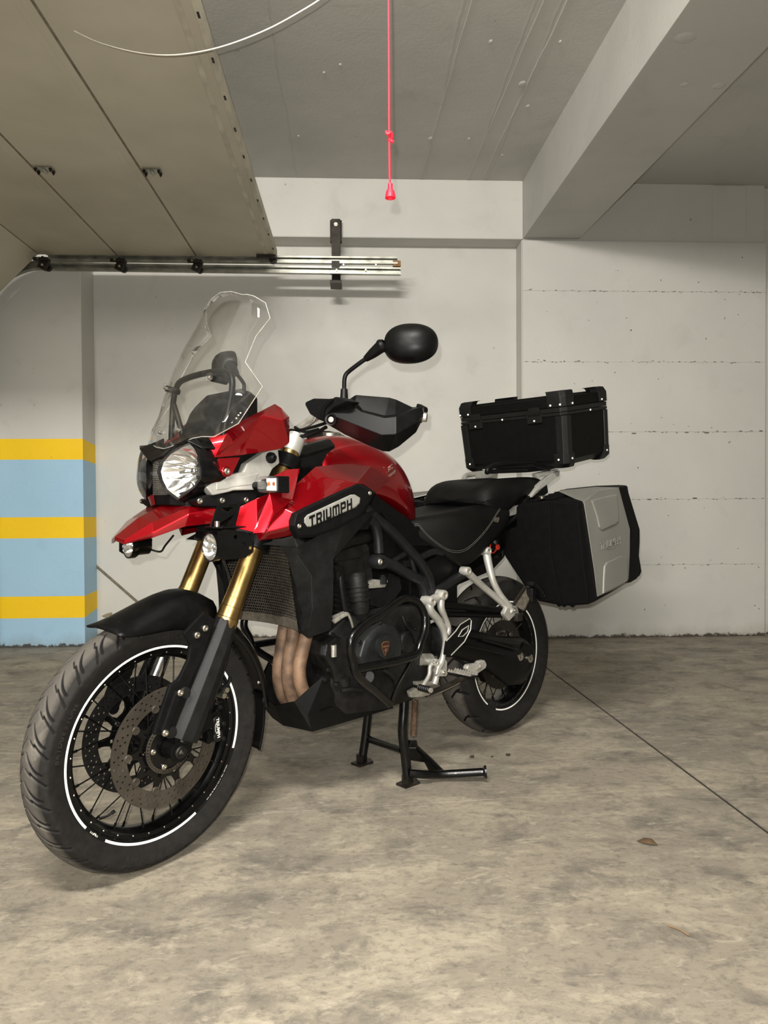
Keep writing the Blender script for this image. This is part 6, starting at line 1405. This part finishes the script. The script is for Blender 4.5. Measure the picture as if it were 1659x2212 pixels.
# ================================================================ LUGGAGE
TB = rad(9.2)
UB = Vector((math.sin(TB), 0, math.cos(TB))); BB = Vector((-math.cos(TB), 0, math.sin(TB)))
O_ = Vector((-.128, 0, 1.093))
def tb(a, y, h): return O_+BB*a+UB*h+Vector((0, y, 0))
tc_ = thing('top_case', 'black box-shaped top case with corner guards mounted behind the seat', 'luggage case', BIKE)
LB, WBx, HB = .362, .252, .298
def pbox(a0, a1, w0, w1, h0, h1, ch=.0):
    """tapered box in the case frame; w0/w1 half widths at bottom/top"""
    def ring(h, w, i=0.): return [tb(a0+ch, -w, h), tb(a0, -w+ch, h), tb(a0, w-ch, h), tb(a0+ch, w, h), tb(a1-ch, w, h), tb(a1, w-ch, h), tb(a1, -w+ch, h), tb(a1-ch, -w, h)]
    return G().loft([ring(h0, w0), ring(h1, w1)])
def TP(nm, g, m, par=None, **k): return build(g, nm, m, par or tc_, **k)
MT['case'] = mat('black_anodised_sheet', (6, 6, 5), .55, var=.1, bump=.04, bscale=400, spec=.14)
MT['cap'] = mat('case_corner_plastic', (13, 13, 12), .45, var=.1, bump=.1, bscale=700, spec=.35)
bd = TP('case_body', pbox(.0, LB, .258, .266, .02, .212, .02), 'case', bevel=.003)
TP('case_floor', pbox(.02, LB-.02, .230, .254, -.004, .021, .02), 'cap', bevel=.003)
TP('case_seam', pbox(-.004, LB+.004, .269, .271, .200, .212, .022), 'cap', bevel=.002)
ld = TP('case_lid', pbox(-.002, LB+.002, .269, .270, .2135, .232, .022), 'cap', bevel=.002)
build(pbox(.0, LB, .266, .262, .232, .276, .02), 'lid_shell', 'case', ld, bevel=.006)
build(pbox(.03, LB-.03, .23, .22, .274, .284, .02), 'lid_top', 'case', ld, bevel=.003)
def capv(sa, sy):
    """corner trim: sa 0 front / 1 back, sy side"""
    def pt(da, dy, h, o): 
        a = (-o+da) if sa == 0 else (LB+o-da); w = (.266 if h > .1 else .259)
        return tb(a, sy*(w+o-dy), h)
    g = G()
    for h0, h1, o in ((.03, .198, .003),):
        g.loft([[pt(.045, 0, h, o), pt(.016, 0, h, o), pt(0, .016, h, o), pt(0, .045, h, o), pt(.004, .045, h, 0), pt(.018, .018, h, -.002), pt(.045, .004, h, 0)] for h in (h0, h1)])
    c = build(g, 'corner_post', 'cap', bd, bevel=.0015)
    g = G().loft([[pt(.06, 0, h, o), pt(.018, 0, h, o), pt(0, .018, h, o), pt(0, .06, h, o), pt(.03, .06, h, o), pt(.06, .03, h, o)] for h, o in ((-.012, -.012), (.006, .004), (.046, .0055), (.048, .002))])
    f = build(g, 'corner_foot', 'cap', bd, bevel=.002)
    g = G().loft([[pt(.078, 0, h, o), pt(.018, 0, h, o), pt(0, .018, h, o), pt(0, .078, h, o), pt(.04, .078, h, o), pt(.078, .04, h, o)] for h, o in ((.234, .004), (.275, .0045), (.296, -.004), (.299, -.014))])
    t = build(g, 'corner_cap', 'cap', ld, bevel=.002)
    for (dd, hh, par) in ((.064, .243, t), (.020, .243, t), (.040, .024, f)):
        for which in ((0, 1) if dd > .03 else (0,)):
            q = pt(dd, 0, hh, .0055) if which else pt(0, dd, hh, .0055)
            n_ = Vector((0, sy, 0)) if which else (-BB if sa == 0 else BB)
            build(G().lathe([(0, .0022), (.0028, .0022), (.0042, .001), (.0044, -.002)], q, n_, 12), 'rivet', 'print', par)
for sa in (0, 1):
    for sy in (-1, 1): capv(sa, sy)
for y in (-.170, .130):    # hinges on the front face
    h = TP('case_hinge', G().merge(pbox(-.010, .0, .001, .001, 0, .001)) if False else G().loft([[tb(a, y+b, h_) for a, b in ((-.010, -.034), (-.010, .034), (0, .036), (0, -.036))] for h_ in (.178, .214)]), 'cap', bevel=.002)
    build(G().loft([[tb(a, y+b, h_) for a, b in ((-.009, -.026), (-.009, .026), (0, .028), (0, -.028))] for h_ in (.216, .242)]), 'hinge_leaf', 'cap', h, bevel=.002)
    for k in range(6): build(G().cyl(tb(-.010, y-.024+k*.0096, .2145), tb(-.010, y-.019+k*.0096, .2145), .0055, n=10), 'hinge_knuckle', 'cap', h)
    build(G().lathe([(0, .0022), (.0028, .0022), (.0042, .001), (.0044, -.002)], tb(-.010, y, .188), -BB, 12), 'rivet', 'print', h)
build(G().lathe([(0, .0022), (.0028, .0022), (.0042, .001), (.0044, -.002)], tb(-.004, -.03, .206), -BB, 12), 'rivet', 'print', bd)
build(G().lathe([(0, .0022), (.0028, .0022), (.0042, .001), (.0044, -.002)], tb(LB*.55, .271, .206), (0, 1, 0), 12), 'rivet', 'print', bd)
# ---------------------------------------------------------------- panniers
TP_ = rad(10.2); UP_ = Vector((math.sin(TP_), 0, math.cos(TP_))); BP_ = Vector((-math.cos(TP_), 0, math.sin(TP_)))
FO = Vector((.118, .3, .945))                 # a point of the front face
def ppl(p, o, n):
    ro, rd2 = _frame(p[0], p[1], BIKE_I); return ro+rd2*((o-ro).dot(n)/rd2.dot(n))
def f6(x, y, d=0.): return ppl(z6(x, y), FO+BP_*d, BP_)
A_, B2_, = f6(1062, 1003), f6(1157, 1700)
C_ = PB(z6(1368, 898), y=A_.y+.004)
NO = (A_-B2_).cross(C_-B2_).normalized(); NO = NO if NO.y > 0 else -NO
def o6(x, y, d=0.): return ppl(z6(x, y), A_+NO*d, NO)
MT['pannier_silver'] = mat('matt_silver_pannier_skin', (122, 121, 114), .5, metal=.3, var=.05, scale=6)
MT['panblack'] = mat('black_pannier_plastic', (6, 6, 6), .55, var=.1, bump=.15, bscale=800, spec=.14)
for sd in (1, -1):
    fl = (lambda p: p) if sd > 0 else mir
    pn_ = thing('pannier', 'silver and black hard pannier with raised lettering, nearest the camera' if sd > 0 else 'far-side pannier, only its ribbed dark top showing behind the rider seat', 'luggage case', BIKE, 'hard panniers beside the rear wheel')
    front = [(580, 1045), (600, 1026), (826, 1004), (1000, 1000), (1048, 1004), (1062, 1012), (1157, 1690), (1148, 1722), (1095, 1745), (960, 1756), (880, 1750), (740, 1722), (640, 1612), (500, 1400), (497, 1212), (580, 1190)]
    fr0 = [f6(*q) for q in front]
    LP_ = .35
    # body: front outline swept back, the rear bulging at mid height
    zm = lambda p: (p-FO).dot(UP_)
    h_all = [zm(p) for p in fr0]; hlo, hhi = min(h_all), max(h_all)
    def back(p): t = (zm(p)-hlo)/(hhi-hlo); return p+BP_*(LP_+.075*(1-abs(t-.48)*2)**1.0)
    g = G().loft([[fl(p) for p in fr0], [fl(p+BP_*.012) for p in fr0], [fl(back(p)) for p in fr0]])
    bo = build(g, 'pannier_body', 'panblack', pn_, bevel=.004)
    # inner half, slightly set in, and front seam
    inn = [(588, 1052), (604, 1036), (820, 1014), (826, 1200), (832, 1400), (870, 1600), (905, 1742), (742, 1712), (645, 1604), (508, 1396), (505, 1220), (588, 1200)]
    build(G().prism([fl(f6(*q, -.004)) for q in inn], BP_*.01), 'pannier_shell', 'panblack', bo, bevel=.003)
    sm_ = [(836, 1008), (836, 1200), (842, 1400), (880, 1600), (916, 1746), (1090, 1738), (1100, 1700), (1060, 1420), (1022, 1020)]
    build(G().prism([fl(f6(*q, -.004)) for q in sm_], BP_*.01), 'pannier_lid', 'panblack', bo, bevel=.004)
    build(G().prism([fl(f6(*q, -.008)) for q in ((1030, 1012), (1050, 1008), (1062, 1018), (1156, 1690), (1146, 1716), (1108, 1735))], BP_*.03), 'pannier_rim', 'panblack', bo, bevel=.005)
    # silver outer skin
    skin = [(1068, 1010), (1165, 930), (1320, 905), (1345, 1000), (1400, 1205), (1398, 1400), (1388, 1590), (1280, 1642), (1162, 1692), (1140, 1500)]
    s_o = [o6(*q, .006) for q in skin]
    sk_ = build(G().loft([[fl(p-NO*.012) for p in s_o], [fl(p) for p in s_o]]), 'pannier_skin', 'pannier_silver', pn_, bevel=.004)
    build(G().prism([fl(p) for p in (o6(1068, 1008, .006), o6(1165, 930, .006), o6(1320, 905, .006), o6(1320, 905, .006)-Vector((0, .10, -.004)), o6(1165, 930, .006)-Vector((0, .16, -.004)))], (0, 0, -.006)), 'skin_fold', 'pannier_silver', sk_, bevel=.002)
    rim2 = [(1316, 905), (1366, 898), (1376, 912), (1466, 1208), (1466, 1300), (1450, 1556), (1400, 1586), (1358, 1592), (1388, 1560), (1398, 1300), (1402, 1208), (1342, 1000)]
    build(G().loft([[fl(o6(*q, -.05)) for q in rim2], [fl(o6(*q, .002)) for q in rim2], [fl(o6(*q, .009)) for q in rim2]]), 'pannier_rim', 'panblack', pn_, bevel=.004)
    # raised steps on the skin
    up_ = [(1112, 996), (1180, 975), (1300, 950), (1312, 1150), (1290, 1172), (1190, 1216), (1170, 1196), (1150, 1110)]
    lo_ = [(1196, 1672), (1200, 1560), (1206, 1468), (1222, 1440), (1325, 1392), (1372, 1400), (1376, 1580), (1280, 1632)]
    for st__, nm in ((up_, 'skin_step'), (lo_, 'skin_step')):
        v = [o6(*q, .006) for q in st__]; c = sum(v, Vector())/len(v)
        build(G().loft([[fl(p) for p in v], [fl(p.lerp(c, .06)+NO*.006) for p in v]]), nm, 'pannier_silver', sk_, bevel=.003)
    a, b_ = o6(1186, 1330, .0075), o6(1330, 1285, .0075)
    if sd < 0: a, b_ = mir(b_), mir(a)
    L_ = (b_-a).length; bs = basis((a+b_)/2, b_-a, UP_)
    t = text('TRIUMPH', L_*.27, .003, bold=.0002); w = max(v.x for v in t.v)-min(v.x for v in t.v)
    t.xf(bs @ Matrix.Scale(L_/w, 4)); t.merge(G().tube([bs @ Vector(p) for p in ((-L_*.25, -.012, 0), (-L_*.05, -.020, 0), (L_*.15, -.018, 0), (L_*.32, -.006, 0))], .0012, 6, 6))
    build(t, 'raised_lettering', 'pannier_silver', sk_, weld=0)
    # top handle and ribs
    for k in range(6):
        a = .04+k*.045; p0 = f6(840, 1002)+BP_*a+UP_*.003; p1 = f6(640, 1022)+BP_*a+UP_*.003
        build(G().cyl(fl(p0), fl(p1), .0045, n=8), 'top_rib', 'panblack', bo)
    build(G().cyl(fl(f6(745, 990)+BP_*.02), fl(f6(745, 990)+BP_*.02+UP_*.008), .012, n=18), 'pannier_lock', 'steel', bo)
    for q in ((870, 1752), (905, 1755), (965, 1757)): build(G().ball(fl(f6(*q)+BP_*.02), .010, 10, 8), 'pannier_foot', 'panblack', bo)
